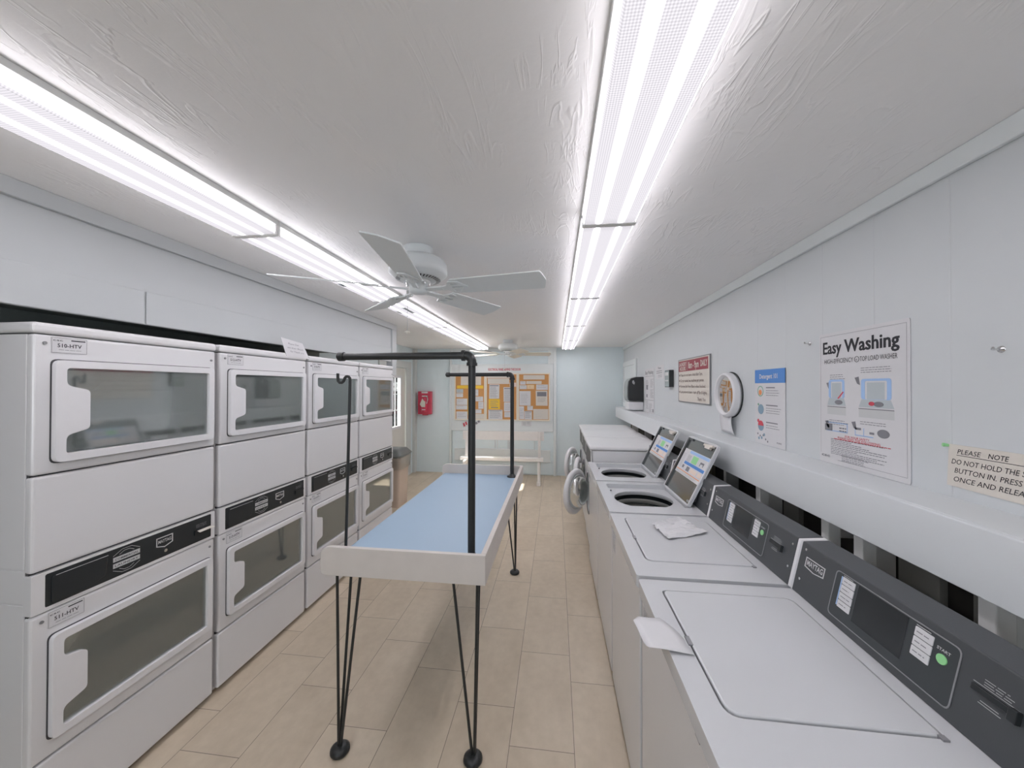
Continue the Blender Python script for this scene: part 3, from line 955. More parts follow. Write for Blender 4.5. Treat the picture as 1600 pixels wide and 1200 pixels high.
    for i in range(4):
        MB(CM).prism(rpoly(rect(0.192, 0.056 + i * 0.0222, 0.235, 0.0765 + i * 0.0222), 0.002), 0.001, 0.0035).build('cycle_button', PAPER, dpn, bevel=0.0006)
    for i in range(3):
        MB(CM).prism(rpoly(rect(0.407, 0.076 + i * 0.0222, 0.448, 0.0965 + i * 0.0222), 0.002), 0.001, 0.0035).build('cycle_button', PAPER, dpn, bevel=0.0006)
    b = MB(CM)
    for i in range(4):
        b.lines(0.198, 0.231, 0.0665 + i * 0.0222, 1, 0.003, 0.0022, 0.0040, 0.3, i)
    for i in range(3):
        b.lines(0.412, 0.444, 0.0865 + i * 0.0222, 1, 0.003, 0.0022, 0.0040, 0.3, 9 + i)
    b.build('button_lettering', GREYINK, dpn)
    b = MB(CM); b.q(0.186, 0.058, 0.190, 0.142, 0.0020); b.build('blue_strip', LBLUE, dpn)
    MB(CM).prism(circ(0.470, 0.108, 0.0105, 20), 0.001, 0.0035).build('start_button', GREENI, dpn)
    b = MB(CM)
    b.text('START', 0.470, 0.124, 0.006, 0.0020, 0.028, 0.015, align='c')
    b.q(0.192, 0.1455, 0.225, 0.147, 0.002); b.q(0.407, 0.1435, 0.440, 0.145, 0.002)
    b.build('panel_lettering', PAPER, dpn)
    b = MB(CM)
    b.box((0.530, 0.096, 0.0), (0.600, 0.108, 0.006)); b.box((0.592, 0.088, 0.0), (0.606, 0.112, 0.010))
    b.build('card_reader', BLK, con, bevel=0.001)
    b = MB(CM)
    b.lines(0.545, 0.592, 0.126, 3, 0.005, 0.0012, 0.0008, 0.2, 6)
    b.q(0.528, 0.111, 0.602, 0.1122, 0.0008)
    for i in range(2):
        b.q(0.545 - i * 0.003, 0.083 - i * 0.005, 0.575 + i * 0.004, 0.0842 - i * 0.005, 0.0008)
    b.build('reader_lettering', SILV, con)
    for u, v in ((0.030, 0.150), (0.030, 0.050), (0.650, 0.140), (0.650, 0.06)):
        MB(CM).cyl((u, v, 0), (u, v, 0.002), 0.0045, seg=10).build('screw', CHROME, con)
    return root

WY = [1.361, 2.047, 2.733, 3.419]
w0 = make_washer(WY[0], False, 'nearest white top-load washer, lid shut, with a torn paper sticking out at its front')
w1 = clone(w0, (XA, WY[1], 0), 'white top-load washer with a shut lid and a crumpled paper lying on it')
w2 = make_washer(WY[2], True, 'white top-load washer with raised lid, the nearer of the two open ones')
w3 = clone(w2, (XA, WY[3], 0), 'white top-load washer with raised lid, the farther open one, next to the front-loaders')

# rating label low on the front corner of the nearest washer and paper sticking out from its lid
pp = thing('paper_sheet', (0.30, 1.07, 0.92), 'torn white paper sticking out over the front of the nearest washer', 'paper')
N = 7
vs = []; top = [(0.352, 0.985), (0.350, 1.012), (0.345, 1.04), (0.34, 1.065), (0.33, 1.09), (0.318, 1.112), (0.305, 1.130)]
tip = [(0.243, 0.992), (0.240, 1.006), (0.236, 1.024), (0.232, 1.044), (0.227, 1.064), (0.222, 1.088), (0.240, 1.112)]
zs = [0.9195, 0.9195, 0.919, 0.9195, 0.9195, 0.919, 0.9185]
for j in range(7):
    for i in range(6):
        s = i / 5
        x = top[j][0] * (1 - s) + tip[j][0] * s; y = top[j][1] * (1 - s) + tip[j][1] * s
        z = zs[j] + 0.003 * math.sin(3 * s + j) * s + 0.004 * s - 0.012 * max(0, s - 0.5) * math.sin(j * 0.9)
        vs.append((x, y, z))
fs = [(j * 6 + i, j * 6 + i + 1, (j + 1) * 6 + i + 1, (j + 1) * 6 + i) for j in range(6) for i in range(5)]
m_ = MB(); m_.add(vs, fs, True)
o = m_.build('sheet', PAPER, pp); sd = o.modifiers.new('thickness', 'SOLIDIFY'); sd.thickness = 0.0008
# crumpled paper on the second washer
pp2 = thing('crumpled_paper', (0.58, 1.84, 0.917), 'crumpled white paper lying on the shut lid of the second washer', 'paper')
rr = random.Random(4); vs = []
c00, c10, c11, c01 = Vector((0.470, 1.868)), Vector((0.500, 1.705)), Vector((0.712, 1.812)), Vector((0.628, 1.975))
G = 12
for j in range(G + 1):
    for i in range(G + 1):
        s, t = i / G, j / G
        p = c00 * (1 - s) * (1 - t) + c10 * s * (1 - t) + c11 * s * t + c01 * (1 - s) * t
        p += Vector((rr.uniform(-1, 1), rr.uniform(-1, 1))) * 0.004
        edge = min(s, 1 - s, t, 1 - t)
        z = 0.9195 + (0.010 * rr.random() + 0.008 * abs(math.sin(5 * s + 3 * t))) * (1 - 2 * abs(0.5 - s) * 0.6) + (0.012 * (0.9 - s) if edge == 0 and s < 0.3 else 0)
        vs.append((p.x, p.y, z))
fs = [(j * (G + 1) + i, j * (G + 1) + i + 1, (j + 1) * (G + 1) + i + 1, (j + 1) * (G + 1) + i) for j in range(G) for i in range(G)]
m_ = MB(); m_.add(vs, fs, False)
o = m_.build('sheet', PAPER, pp2); sd = o.modifiers.new('thickness', 'SOLIDIFY'); sd.thickness = 0.0008
# rating label on the front of the nearest washer
for k, (w, yy) in enumerate(((w0, WY[0]), (w1, WY[1]))):
    FM = frame((XA + 0.012, yy, 0), (0, -1, 0), (0, 0, 1))
    lb = MB(FM).prism(rect(0.03, 0.74, 0.11, 0.845), 0, 0.0008).build('rating_label', PAPER, w)
    q = MB(FM); q.lines(0.036, 0.105, 0.835, 14, 0.0068, 0.0016, 0.0014, 0.3, 3 + k); q.build('label_print', GREYINK, lb)

# ------------------------------------------------------------------ front-load washers
def make_frontload(y0, label):
    X0 = 0.312
    root = thing('front_load_washer', (X0, y0, 0), label, 'washing machine', 'front-load washers at the far end of the right wall')
    T = Matrix.Translation((X0, y0, 0)); A, B = 0.012, 0.674; H = 1.012
    cb = MB(T)
    cb.box((0.02, A, 0.03), (0.68, A + 0.01, H)); cb.box((0.02, B - 0.01, 0.03), (0.68, B, H))
    cb.box((0.67, A, 0.03), (0.68, B, H)); cb.box((0.02, A, 0.03), (0.68, B, 0.04))
    FM = T @ frame((0.02, 0, 0), (0, -1, 0), (0, 0, 1))
    cb.M = FM
    cy, cz = -0.343, 0.53
    cb.plate(rect(-B, 0.03, -A, 0.885), [circ(cy, cz, 0.20, 36)], -0.01, 0.0)
    cb.build('cabinet', WHITE, root, bevel=0.003)
    MB(T).box((0.0, A - 0.004, H + 0.003), (0.69, B + 0.004, H + 0.038)).build('top_panel', WHITE, root, bevel=0.016, bseg=4)
    cp = MB(FM).prism(rect(-B, 0.890, -A, H), -0.012, 0.004).build('control_panel', WHITE, root, bevel=0.003)
    MB(FM).prism(rpoly(rect(-B + 0.08, 0.83, -A - 0.08, H - 0.02), 0.01), 0.001, 0.0055).build('control_face', CHAR, root)
    MB(FM).lathe([(0.20, 0.0), (0.19, -0.02), (0.17, -0.06), (0.24, -0.10), (0.25, -0.45), (0.0, -0.47)], 36, Matrix.Translation((cy, cz, 0))).build('drum', STEEL, root)
    MB(FM).lathe([(0.205, 0.0), (0.21, 0.006), (0.2, 0.01), (0.192, 0.0)], 36, Matrix.Translation((cy, cz, 0))).build('door_seal', HINGE, root)
    return root, cy, cz

def add_door(root, y0, cy, cz, ang):
    """round porthole door hinged on its far edge"""
    X0 = 0.312
    hinge = (X0 + 0.012, y0 - cy + 0.225, cz)
    # closed: runs from the hinge towards the camera (-Y)
    u = (-math.sin(R(ang)), -math.cos(R(ang)), 0)
    DM = frame(hinge, u, (0, 0, 1))
    C = Matrix.Translation((0.228, 0, 0))
    d = MB(DM); d.lathe([(0.228, 0.0), (0.230, 0.016), (0.215, 0.036), (0.185, 0.040), (0.160, 0.028), (0.158, 0.0), (0.185, -0.010), (0.215, -0.010)], 44, C, True, True)
    # note: local n points away from the drum
    dd = d.build('door', WHITE_DOOR, root)
    MB(DM).lathe([(0.160, 0.022), (0.158, 0.0), (0.150, -0.05), (0.120, -0.085), (0.06, -0.10), (0.0, -0.103)], 36, C).build('glass_bowl', BOWL, dd)
    MB(DM).lathe([(0.176, -0.0108), (0.170, -0.016), (0.160, -0.0145), (0.158, 0.0)], 36, C).build('clamp_ring', SILV, dd)
    MB(DM).box((-0.010, -0.05, -0.006), (0.02, 0.05, 0.010)).build('hinge', SILV, dd)
    return dd

FLY = [3.43 + WD * k for k in range(3)]
fl = ['nearest white front-load washer, its round door half open, by the open top-loaders', 'middle one of the three white front-load washers, round door ajar',
      'farthest white front-load washer in the corner, its round door open']
f0, cy, cz = make_frontload(FLY[0], fl[0])
fr_ = [f0] + [clone(f0, (0.312 + 0.012 * k, FLY[k], 0), fl[k]) for k in (1, 2)]
for k, ang in enumerate((30, 12, 24)):
    add_door(fr_[k], FLY[k], cy, cz, ang)

# ------------------------------------------------------------------ folding table
TX0, TX1, TY0, TY1 = -1.010, -0.285, 1.468, 3.19
tab = thing('folding_table', ((TX0 + TX1) / 2, (TY0 + TY1) / 2, 0), 'long laundry folding table with light blue top, white rim boards and black hairpin legs', 'table')
MB().box((-0.985, TY0 + 0.022, 0.806), (TX1 - 0.024, TY1 - 0.022, 0.832)).build('tabletop', BLUETOP, tab, bevel=0.002)
for nm_, y0, y1 in (('front_board', TY0, TY0 + 0.021), ('back_board', TY1 - 0.021, TY1)):
    m_ = MB(frame((0, y1, 0), (1, 0, 0), (0, 0, 1)))
    m_.prism(rpoly(rect(TX0, 0.790, TX1, 0.912), [0.03, 0.0, 0.0, 0.045], 6), 0, y1 - y0)
    m_.build(nm_, WOODF, tab, bevel=0.002)
MB().box((TX1 - 0.023, TY0 + 0.0215, 0.790), (TX1, TY1 - 0.0215, 0.912)).build('side_board', WOODF, tab, bevel=0.002)
def hairpin(fx, fy, sx, sy):
    lg_ = MB()
    for dx, dy in ((0, 0), (sx * 0.10, 0.0), (0, sy * 0.10)):
        ax, ay = fx + (-sx) * 0.0 + dx, fy + dy
        lg_.cyl((ax if dx or dy else fx - sx * 0.012, ay, 0.806), (fx + dx * 0.10, fy + dy * 0.10, 0.03), 0.0062, seg=10)
    lg_.box((fx - sx * 0.02, fy - sy * 0.015, 0.802), (fx + sx * 0.115, fy + sy * 0.115, 0.806))
    l = lg_.build('leg', BLKM, tab)
    ft = MB()
    Tn = Matrix.Translation((fx + sx * 0.006, fy, 0))
    ft.lathe([(0.0, 0.0), (0.036, 0.0), (0.041, 0.008), (0.040, 0.018), (0.030, 0.027), (0.014, 0.030), (0.0, 0.030)], 24, Tn)
    ft.build('foot', BLKM, l)
hairpin(-0.945, 1.508, 1, 1)
hairpin(-0.345, 1.540, -1, 1)
hairpin(-0.343, 3.120, -1, -1)
hairpin(-0.945, 3.120, 1, -1)

def pipe_rack(x, y, x2, ztop, label):
    """threaded black pipe standing in a floor flange on the table, with an elbow and an arm"""
    t = thing('pipe_rack', (x, y, 0.832), label, 'hanging rail', 'black pipe hanging rails on the folding table')
    fl_ = MB(); fl_.M = Matrix.Translation((x, y, 0.832))
    fl_.lathe([(0, 0), (0.044, 0), (0.044, 0.006), (0.022, 0.008), (0.021, 0.024), (0.015, 0.025)], 24)
    fl_.build('flange', BLKM, t)
    MB().cyl((x, y, 0.836), (x, y, ztop - 0.03), 0.0165, seg=18).build('upright', BLKM, t)
    el = MB()
    pts = [(x, y, ztop - 0.035)] + [(x - 0.028 + 0.028 * math.cos(a), y, ztop - 0.028 + 0.028 * math.sin(a)) for a in [R(15 * i) for i in range(7)]] + [(x - 0.035, y, ztop)]
    el.tube(pts, 0.0205, 16)
    el.cyl((x, y, ztop - 0.046), (x, y, ztop - 0.032), 0.0245, seg=18)
    el.cyl((x - 0.032, y, ztop), (x - 0.046, y, ztop), 0.0245, seg=18)
    el.build('elbow', BLKM, t)
    MB().cyl((x - 0.04, y, ztop), (x2 + 0.01, y, ztop), 0.0165, seg=18).build('arm', BLKM, t)
    cp = MB(); cp.cyl((x2 + 0.022, y, ztop), (x2 - 0.004, y, ztop), 0.0215, seg=16); cp.cyl((x2 - 0.004, y, ztop), (x2 - 0.012, y, ztop), 0.016, 0.012, seg=16)
    cp.build('end_cap', BLKM, t)
pipe_rack(-0.374, 1.600, -1.008, 1.744, 'black pipe hanging rail rising from the near end of the blue table')
pipe_rack(-0.372, 3.105, -0.948, 1.709, 'black pipe hanging rail rising from the far end of the blue table')
hk = thing('hook_rod', (-1.0, 1.62, 0.832), 'slim dark rod with a curled hook top at the near left of the blue table', 'hook')
m_ = MB()
xb, yy, zt = -0.968, 1.62, 1.636
pts = [(-0.985, yy, 0.834), (-0.977, yy, 1.2), (xb, yy, zt)]
pts += [(xb - 0.014 + 0.014 * math.cos(R(a)), yy, zt + 0.016 * math.sin(R(a))) for a in (30, 60, 90, 120, 150)]
pts += [(xb - 0.032, yy, zt - 0.006), (xb - 0.040, yy, zt - 0.014), (xb - 0.052, yy, zt - 0.014), (xb - 0.060, yy, zt - 0.006), (xb - 0.062, yy, zt + 0.012), (xb - 0.062, yy, zt + 0.030)]
m_.tube(pts, 0.0068, 12)
m_.build('rod', BLKM, hk)
MB(Matrix.Translation((-0.985, yy, 0.832))).lathe([(0, 0), (0.014, 0), (0.012, 0.006), (0.0, 0.006)], 16).build('rod_foot', BLKM, hk)

# ------------------------------------------------------------------ ceiling lights
DIFF = diffuser_mat()
def make_fixture(xc, yc, label):
    root = thing('fluorescent_light', (xc, yc, CE), label, 'ceiling light', 'fluorescent ceiling lights in two rows')
    T = Matrix.Translation((xc, yc, 0)); L = 0.6105
    # object-space coordinates of the lens run from the fixture centre
    MB(T).box((-0.109, -L + 0.002, CE - 0.020), (0.109, L - 0.002, CE)).build('housing', FIXM, root, bevel=0.002)
    w0_, w1_, z0_, z1_ = 0.100, 0.103, CE - 0.060, CE - 0.016
    prof = [(-w0_, z1_), (-w1_, z0_ + 0.010), (-w1_ + 0.010, z0_), (w1_ - 0.010, z0_), (w1_, z0_ + 0.010), (w0_, z1_)]
    k = len(prof)
    vs = [(p[0], y, p[1]) for y in (-L + 0.012, L - 0.012) for p in prof]
    fs = [(i, i + 1, k + i + 1, k + i) for i in range(k - 1)]
    m_ = MB(T); m_.add(vs, fs)
    m_.build('diffuser', DIFF, root)
    ec = MB(T)
    for s in (-1, 1):
        ec = MB(T)
        pr = [(-w1_ - 0.002, z0_ - 0.002), (w1_ + 0.002, z0_ - 0.002), (w1_ + 0.002, CE - 0.001), (-w1_ - 0.002, CE - 0.001)]
        y0, y1 = s * (L - 0.013), s * L
        vs = [(p[0], y, p[1]) for y in (min(y0, y1), max(y0, y1)) for p in pr]
        ec.add(vs, [(0, 1, 2, 3), (7, 6, 5, 4), (0, 4, 5, 1), (1, 5, 6, 2), (2, 6, 7, 3), (3, 7, 4, 0)])
        ec.build('end_cap', FIXEND, root, bevel=0.002)
    return root
fxx = []
nearw = ['added unseen behind the camera', 'nearest the camera', 'second from the camera', 'third from the camera', 'fourth from the camera', 'at the far end of the row']
proto = make_fixture(0.211, 1.495 - 0.6125 - 1.225, 'glowing fluorescent fixture of the right row behind the camera')  # one unseen fixture per row, added for its light
fix_R = [proto]
for k in range(1, 6):
    fix_R.append(clone(proto, (0.211, 1.495 - 0.6125 + 1.225 * (k - 1), CE), 'glowing fluorescent fixture of the right row, ' + nearw[k]))
fix_L = []
for k in range(0, 6):
    fix_L.append(clone(proto, (-1.293, 1.430 - 0.6125 + 1.225 * (k - 1), CE), 'glowing fluorescent fixture of the left row, ' + nearw[k]))
# small grey rectangles on two diffusers of the left row
q = MB(); q.box((-1.375, 2.155, 2.2535), (-1.345, 2.215, 2.2545)); q.build('grey_patch', GREYP, None)
st1 = bpy.context.scene.objects['grey_patch']
def child_of(o, par):
    base = par.location
    for v in o.data.vertices:
        v.co -= base
    o.parent = par
child_of(st1, fix_L[2])
q = MB(); q.box((-1.265, 2.86, 2.2535), (-1.235, 3.10, 2.2545)); q.box((-1.375, 3.0, 2.2535), (-1.345, 3.09, 2.2545))
child_of(q.build('grey_patch', GREYP, None), fix_L[3])

# ------------------------------------------------------------------ ceiling fans
def make_fan(cx, cy_, phase, label, blade_mat, side=False):
    root = thing('ceiling_fan', (cx, cy_, CE), label, 'ceiling fan', 'white five-blade ceiling fans')
    T = Matrix.Translation((cx, cy_, 0))
    MB(T).lathe([(0, CE), (0.072, CE), (0.074, CE - 0.006), (0.072, CE - 0.040), (0.060, CE - 0.055), (0.0, CE - 0.056)], 32).build('canopy', FANW, root)
    mh = MB(T)
    mh.lathe([(0.0, CE - 0.050), (0.085, CE - 0.052), (0.125, CE - 0.062), (0.143, CE - 0.085), (0.146, CE - 0.115), (0.146, CE - 0.135), (0.138, CE - 0.142), (0.118, CE - 0.158), (0.075, CE - 0.170), (0.0, CE - 0.171)], 40)
    mo = mh.build('motor_housing', FANW, root)
    vt = MB(T)
    for i in range(40):
        a = 2 * math.pi * i / 40
        c, s = math.cos(a), math.sin(a)
        for r_ in ((0.112, 0.090),):
            p = [(r_[0], CE - 0.1625), (r_[1], CE - 0.1678)]
            w = 0.0032
            V = []
            for rr_, z in p:
                for sg in (-1, 1):
                    V.append((rr_ * c - sg * w * s, rr_ * s + sg * w * c, z - 0.0012))
            vt.add(V, [(0, 1, 3, 2), (2, 3, 1, 0)])
    vt.build('vent_slot', SEAM, mo)
    sw = MB(T); sw.lathe([(0.0, CE - 0.165), (0.062, CE - 0.168), (0.062, CE - 0.185), (0.046, CE - 0.190), (0.046, CE - 0.222), (0.042, CE - 0.232), (0.0, CE - 0.236)], 28)
    sw.build('switch_housing', FANW, root)
    sc_ = MB(T)
    for i in range(10):
        a = 2 * math.pi * i / 10
        sc_.cyl((0.058 * math.cos(a), 0.058 * math.sin(a), CE - 0.186), (0.058 * math.cos(a), 0.058 * math.sin(a), CE - 0.196), 0.006, seg=8)
    sc_.build('screw', CHROME, root)
    for i in range(5):
        a = phase + 72 * i
        BM = T @ Matrix.Rotation(R(a), 4, 'Z') @ Matrix.Translation((0, 0, CE - 0.210)) @ Matrix.Rotation(R(-15), 4, 'X')
        b = MB(BM)
        out = rpoly([(0.19, -0.064), (0.645, -0.074), (0.662, 0.0), (0.645, 0.074), (0.19, 0.064)], [0.02, 0.014, 0.05, 0.014, 0.02], 4)
        b.prism(out, -0.003, 0.003)
        bl = b.build('blade', blade_mat, root, bevel=0.001)
        ir = MB(BM)
        def slot(x0, x1, y0, y1):
            return rpoly([(x0, y0), (x1, y0 * 0.9), (x1, y1 * 0.9), (x0, y1)], 0.004, 3)
        ir.plate(rpoly([(0.13, -0.018), (0.165, -0.022), (0.185, -0.056), (0.235, -0.05), (0.275, 0.0), (0.235, 0.05), (0.185, 0.056), (0.165, 0.022), (0.13, 0.018)], 0.012, 4),
                 [rpoly([(0.192, -0.042), (0.225, -0.036), (0.232, -0.026), (0.192, -0.026)], 0.003, 2), rpoly([(0.192, -0.014), (0.245, -0.014), (0.25, 0.0), (0.245, 0.0), (0.192, 0.0)], 0.003, 2),
                  rpoly([(0.192, 0.014), (0.24, 0.014), (0.225, 0.036), (0.192, 0.040)], 0.003, 2)], -0.009, -0.004)
        ir.box((0.05, -0.014, -0.010), (0.14, 0.014, 0.0))
        ir.build('blade_iron', FANW, bl, bevel=0.001)
    ch = MB(T)
    ch.cyl((-0.045, -0.03, CE - 0.225), (-0.045, -0.03, CE - 0.240), 0.006, seg=10)
    ch.cyl((-0.045, -0.03, CE - 0.235), (-0.045, -0.03, CE - 0.43), 0.0013, seg=6)
    c_ = ch.build('pull_chain', SILV, root)
    MB(T @ Matrix.Translation((-0.045, -0.03, CE - 0.437))).lathe([(0, 0.008), (0.012, 0.005), (0.014, 0.0), (0.012, -0.005), (0, -0.008)], 16).build('chain_pull', FANCR, c_)
    return root
make_fan(-0.700, 1.790, -8, 'white ceiling fan with a pull chain above the blue folding table', FANBL)
make_fan(-0.725, 5.50, 10, 'small-looking far ceiling fan with cream blades near the back wall', FANCR)

# ------------------------------------------------------------------ things on the right wall
WM = frame((XW, 0, 0), (0, -1, 0), (0, 0, 1))       # u = -Y
def U(y): return -y

# Easy Washing poster
def easy_poster(y0, z0, w, h, label, big=True):
    root = thing('washing_poster', (XW - 0.001, y0, z0), label, 'poster')
    M = frame((XW - 0.001, y0, z0), (0, -1, 0), (0, 0, 1))
    s = MB(M); s.prism(rpoly(rect(0, 0, w, h), 0.008), 0, 0.002); sh = s.build('sheet', PAPER, root)
    X_ = lambda a: a * w
    Y_ = lambda b: h * (1 - b)
    k = MB(M); n = 0.0026
    bo = [(0.02, 0.025), (0.975, 0.965)]
    t = 0.0012
    k.q(X_(0.02), Y_(0.025) - t, X_(0.975), Y_(0.025), n); k.q(X_(0.25), Y_(0.965), X_(0.975), Y_(0.965) + t, n)
    k.q(X_(0.02), Y_(0.93), X_(0.02) + t, Y_(0.025), n); k.q(X_(0.975) - t, Y_(0.965), X_(0.975), Y_(0.025), n)
    # pictures: arrows, washers drawn in outline
    for (a, b) in ((0.10, 0.385), (0.46, 0.35), (0.08, 0.68), (0.42, 0.665)):
        k.add([(X_(a) , Y_(b), n), (X_(a) + 0.020, Y_(b) + 0.004, n), (X_(a) + 0.026, Y_(b) - 0.030, n), (X_(a) + 0.012, Y_(b) - 0.024, n)], [(0, 3, 2, 1)])
    for i, (a, b, c, d_) in enumerate(((0.15, 0.325, 0.36, 4), (0.53, 0.285, 0.84, 3), (0.14, 0.668, 0.40, 3), (0.52, 0.655, 0.80, 2))):
        k.lines(X_(a), X_(c), Y_(b), d_, 0.0085, 0.0024, n, 0.25, i)
    k.q(X_(0.08), Y_(0.70) - 0.028, X_(0.18), Y_(0.70), n)
    for yy_ in (0.722, 0.742):
        k.lines(X_(0.27), X_(0.36), Y_(yy_), 1, 0.004, 0.005, n, 0.1, 3)
    k.q(X_(0.46), Y_(0.715), X_(0.53), Y_(0.700), n)
    k.q(X_(0.62), Y_(0.735), X_(0.67), Y_(0.72), n)
    for i, (b, c) in enumerate(((0.800, 0.80), (0.812, 0.42), (0.824, 0.55), (0.836, 0.62), (0.848, 0.80), (0.862, 0.79), (0.874, 0.50), (0.886, 0.80), (0.898, 0.70), (0.910, 0.78))):
        k.lines(X_(0.16), X_(c), Y_(b) - 0.006, 1, 0.004, 0.0026, n, 0.05, i)
    for i, b in enumerate((0.912, 0.922, 0.934, 0.946, 0.956)):
        k.lines(X_(0.30), X_(0.62), Y_(b) - 0.004, 1, 0.004, 0.0026, n, 0.2, 20 + i)
    k.text('csc', X_(0.03), Y_(0.955), 0.012, n, 0.050, 0.03)
    k.build('poster_print', GREYINK, sh)
    k = MB(M)
    k.text('Easy', X_(0.055), Y_(0.160), 0.052, n, X_(0.245), 0.018)
    k.text('Easy', X_(0.059), Y_(0.160), 0.052, n + 0.0001, X_(0.245), 0.018)
    k.text('Washing', X_(0.335), Y_(0.160), 0.052, n, X_(0.575), 0.018)
    k.text('Washing', X_(0.340), Y_(0.160), 0.052, n + 0.0001, X_(0.575), 0.018)
    k.text('HIGH-EFFICIENCY', X_(0.075), Y_(0.236), 0.019, n, X_(0.37), 0.0)
    k.text('TOP LOAD WASHER', X_(0.52), Y_(0.236), 0.019, n, X_(0.375), 0.0)
    k.plate(circ(X_(0.485), Y_(0.220), 0.012, 16), [circ(X_(0.485), Y_(0.220), 0.010, 16)], 0.0021, n)
    k.text('e', X_(0.475), Y_(0.229), 0.010, n)
    k.build('poster_lettering', INK, sh)
    k = MB(M)                                   # washer drawings
    for a0, a1 in ((0.115, 0.355), (0.505, 0.865)):
        am = (a0 + a1) / 2; hw = (a1 - a0) / 2
        k.plate(rpoly(rect(X_(am - hw * 0.85), Y_(0.50), X_(am + hw * 0.85), Y_(0.36)), 0.012), [rpoly(rect(X_(am - hw * 0.62), Y_(0.50) + 0.001, X_(am + hw * 0.62), Y_(0.375)), 0.006)], 0.0021, 0.0027)
    k.q(X_(0.10), Y_(0.752), X_(0.37), Y_(0.745), n); k.q(X_(0.10), Y_(0.69), X_(0.37), Y_(0.683), n)
    k.q(X_(0.46), Y_(0.757), X_(0.66), Y_(0.75), n); k.q(X_(0.365), Y_(0.752), X_(0.375), Y_(0.683), n)
    k.q(X_(0.46), Y_(0.757), X_(0.468), Y_(0.69), n); k.q(X_(0.555), Y_(0.757), X_(0.563), Y_(0.70), n)
    k.build('poster_blue', LBLUE, sh)
    k = MB(M)
    for a0, a1 in ((0.115, 0.355), (0.505, 0.865)):
        am = (a0 + a1) / 2; hw = (a1 - a0) / 2
        k.add([(X_(am - hw), Y_(0.555), n), (X_(am + hw), Y_(0.555), n), (X_(am + hw * 0.82), Y_(0.50), n), (X_(am - hw * 0.82), Y_(0.50), n)], [(0, 1, 2, 3)])
        k.q(X_(am - hw * 0.5), Y_(0.50), X_(am + hw * 0.5), Y_(0.385), n)
    k.build('poster_pale_grey', GREYP, sh)
    k = MB(M)
    for a0, a1 in ((0.115, 0.355), (0.505, 0.865)):
        k.q(X_(a0), Y_(0.625), X_(a1), Y_(0.565), n)
    k.build('poster_mid_grey', SILV, sh)
    k = MB(M)
    for a0, a1 in ((0.115, 0.355), (0.505, 0.865)):
        am = (a0 + a1) / 2
        k.prism(circ(X_(am + 0.03), Y_(0.53), X_(0.05), 20, 0.010), 0.0026, 0.0032)
        k.q(X_(a0), Y_(0.568), X_(a1), Y_(0.562), 0.003)
    for i in range(2):
        k.prism(circ(X_(0.76), Y_(0.72), X_(0.06 - 0.02 * i), 18, 0.016), 0.0024, 0.0028 + 0.0003 * i)
    k.build('poster_dark_shapes', GREYINK, sh)
    k = MB(M)
    k.prism(circ(X_(0.645), Y_(0.528), X_(0.03), 16, 0.008), 0.0028, 0.0036)
    k.add([(X_(0.25), Y_(0.50), n + 0.0006), (X_(0.265), Y_(0.505), n + 0.0006), (X_(0.33), Y_(0.455), n + 0.0006), (X_(0.32), Y_(0.448), n + 0.0006)], [(0, 1, 2, 3)])
    k.text('FOR YOUR SAFETY', X_(0.48), Y_(0.785), 0.0085, n, X_(0.28), 0.01, align='c')
    k.text('PLEASE HEED THE FOLLOWING', X_(0.49), Y_(0.802), 0.0085, n, X_(0.48), 0.01, align='c')
    k.lines(X_(0.20), X_(0.83), Y_(0.806), 1, 0.004, 0.003, n, 0.0, 8)
    k.build('poster_red', REDI, sh)
    return root
easy_poster(1.812, 1.274, 0.427, 0.568, 'large washing instruction poster headed Easy Washing, on the right wall')

# far, smaller copy seen at a grazing angle
root = thing('instruction_poster', (XW - 0.001, 5.08, 1.27), 'narrow-looking instruction poster beside the black towel dispenser', 'poster')
M = frame((XW - 0.001, 5.08, 1.27), (0, -1, 0), (0, 0, 1))
sh = MB(M).prism(rect(0, 0, 0.46, 0.57), 0, 0.002).build('sheet', PAPER, root)
k = MB(M)
k.text('Easy Washing', 0.02, 0.50, 0.045, 0.0026, 0.40, 0.02)
k.q(0.02, 0.47, 0.44, 0.474, 0.0026); k.q(0.02, 0.165, 0.44, 0.169, 0.0026); k.q(0.44, 0.02, 0.444, 0.47, 0.0026)
for a, b in ((0.05, 0.42), (0.28, 0.43), (0.28, 0.30), (0.05, 0.15), (0.22, 0.12)):
    k.lines(a, a + 0.15, b, 8, 0.014, 0.004, 0.0026, 0.4, int(a * 100 + b * 50))
k.q(0.08, 0.30, 0.16, 0.36, 0.0026); k.q(0.08, 0.20, 0.14, 0.24, 0.0026); k.q(0.38, 0.02, 0.43, 0.06, 0.0026)
k.build('poster_print', GREYINK, sh)

# PLEASE NOTE sheet
root = thing('handwritten_notice', (XW - 0.001, 1.27, 1.305), 'cream handwritten notice pinned to the right wall, headed PLEASE NOTE', 'notice')
M = frame((XW - 0.001, 1.271, 1.307), (0, -1, 0), (0, 0, 1))
sh = MB(M).prism([(0.0, 0.0), (0.30, -0.006), (0.305, 0.126), (0.006, 0.126)], 0, 0.0015).build('sheet', CREAM, root)
k = MB(M); n = 0.0022
k.text('PLEASE', 0.030, 0.100, 0.014, n, 0.062, 0.0, 0.25)
k.text('NOTE', 0.108, 0.100, 0.014, n, 0.048, 0.006, 0.25)
k.q(0.028, 0.0945, 0.22, 0.096, n)
k.text('DO NOT HOLD THE START', 0.014, 0.068, 0.015, n, 0.222, 0.0, 0.25)
k.text('BUTTON IN. PRESS', 0.022, 0.042, 0.015, n, 0.162, 0.0, 0.25)
k.text('ONCE AND RELEASE.', 0.020, 0.016, 0.015, n, 0.190, 0.0, 0.25)
k.build('handwriting', INK, sh)
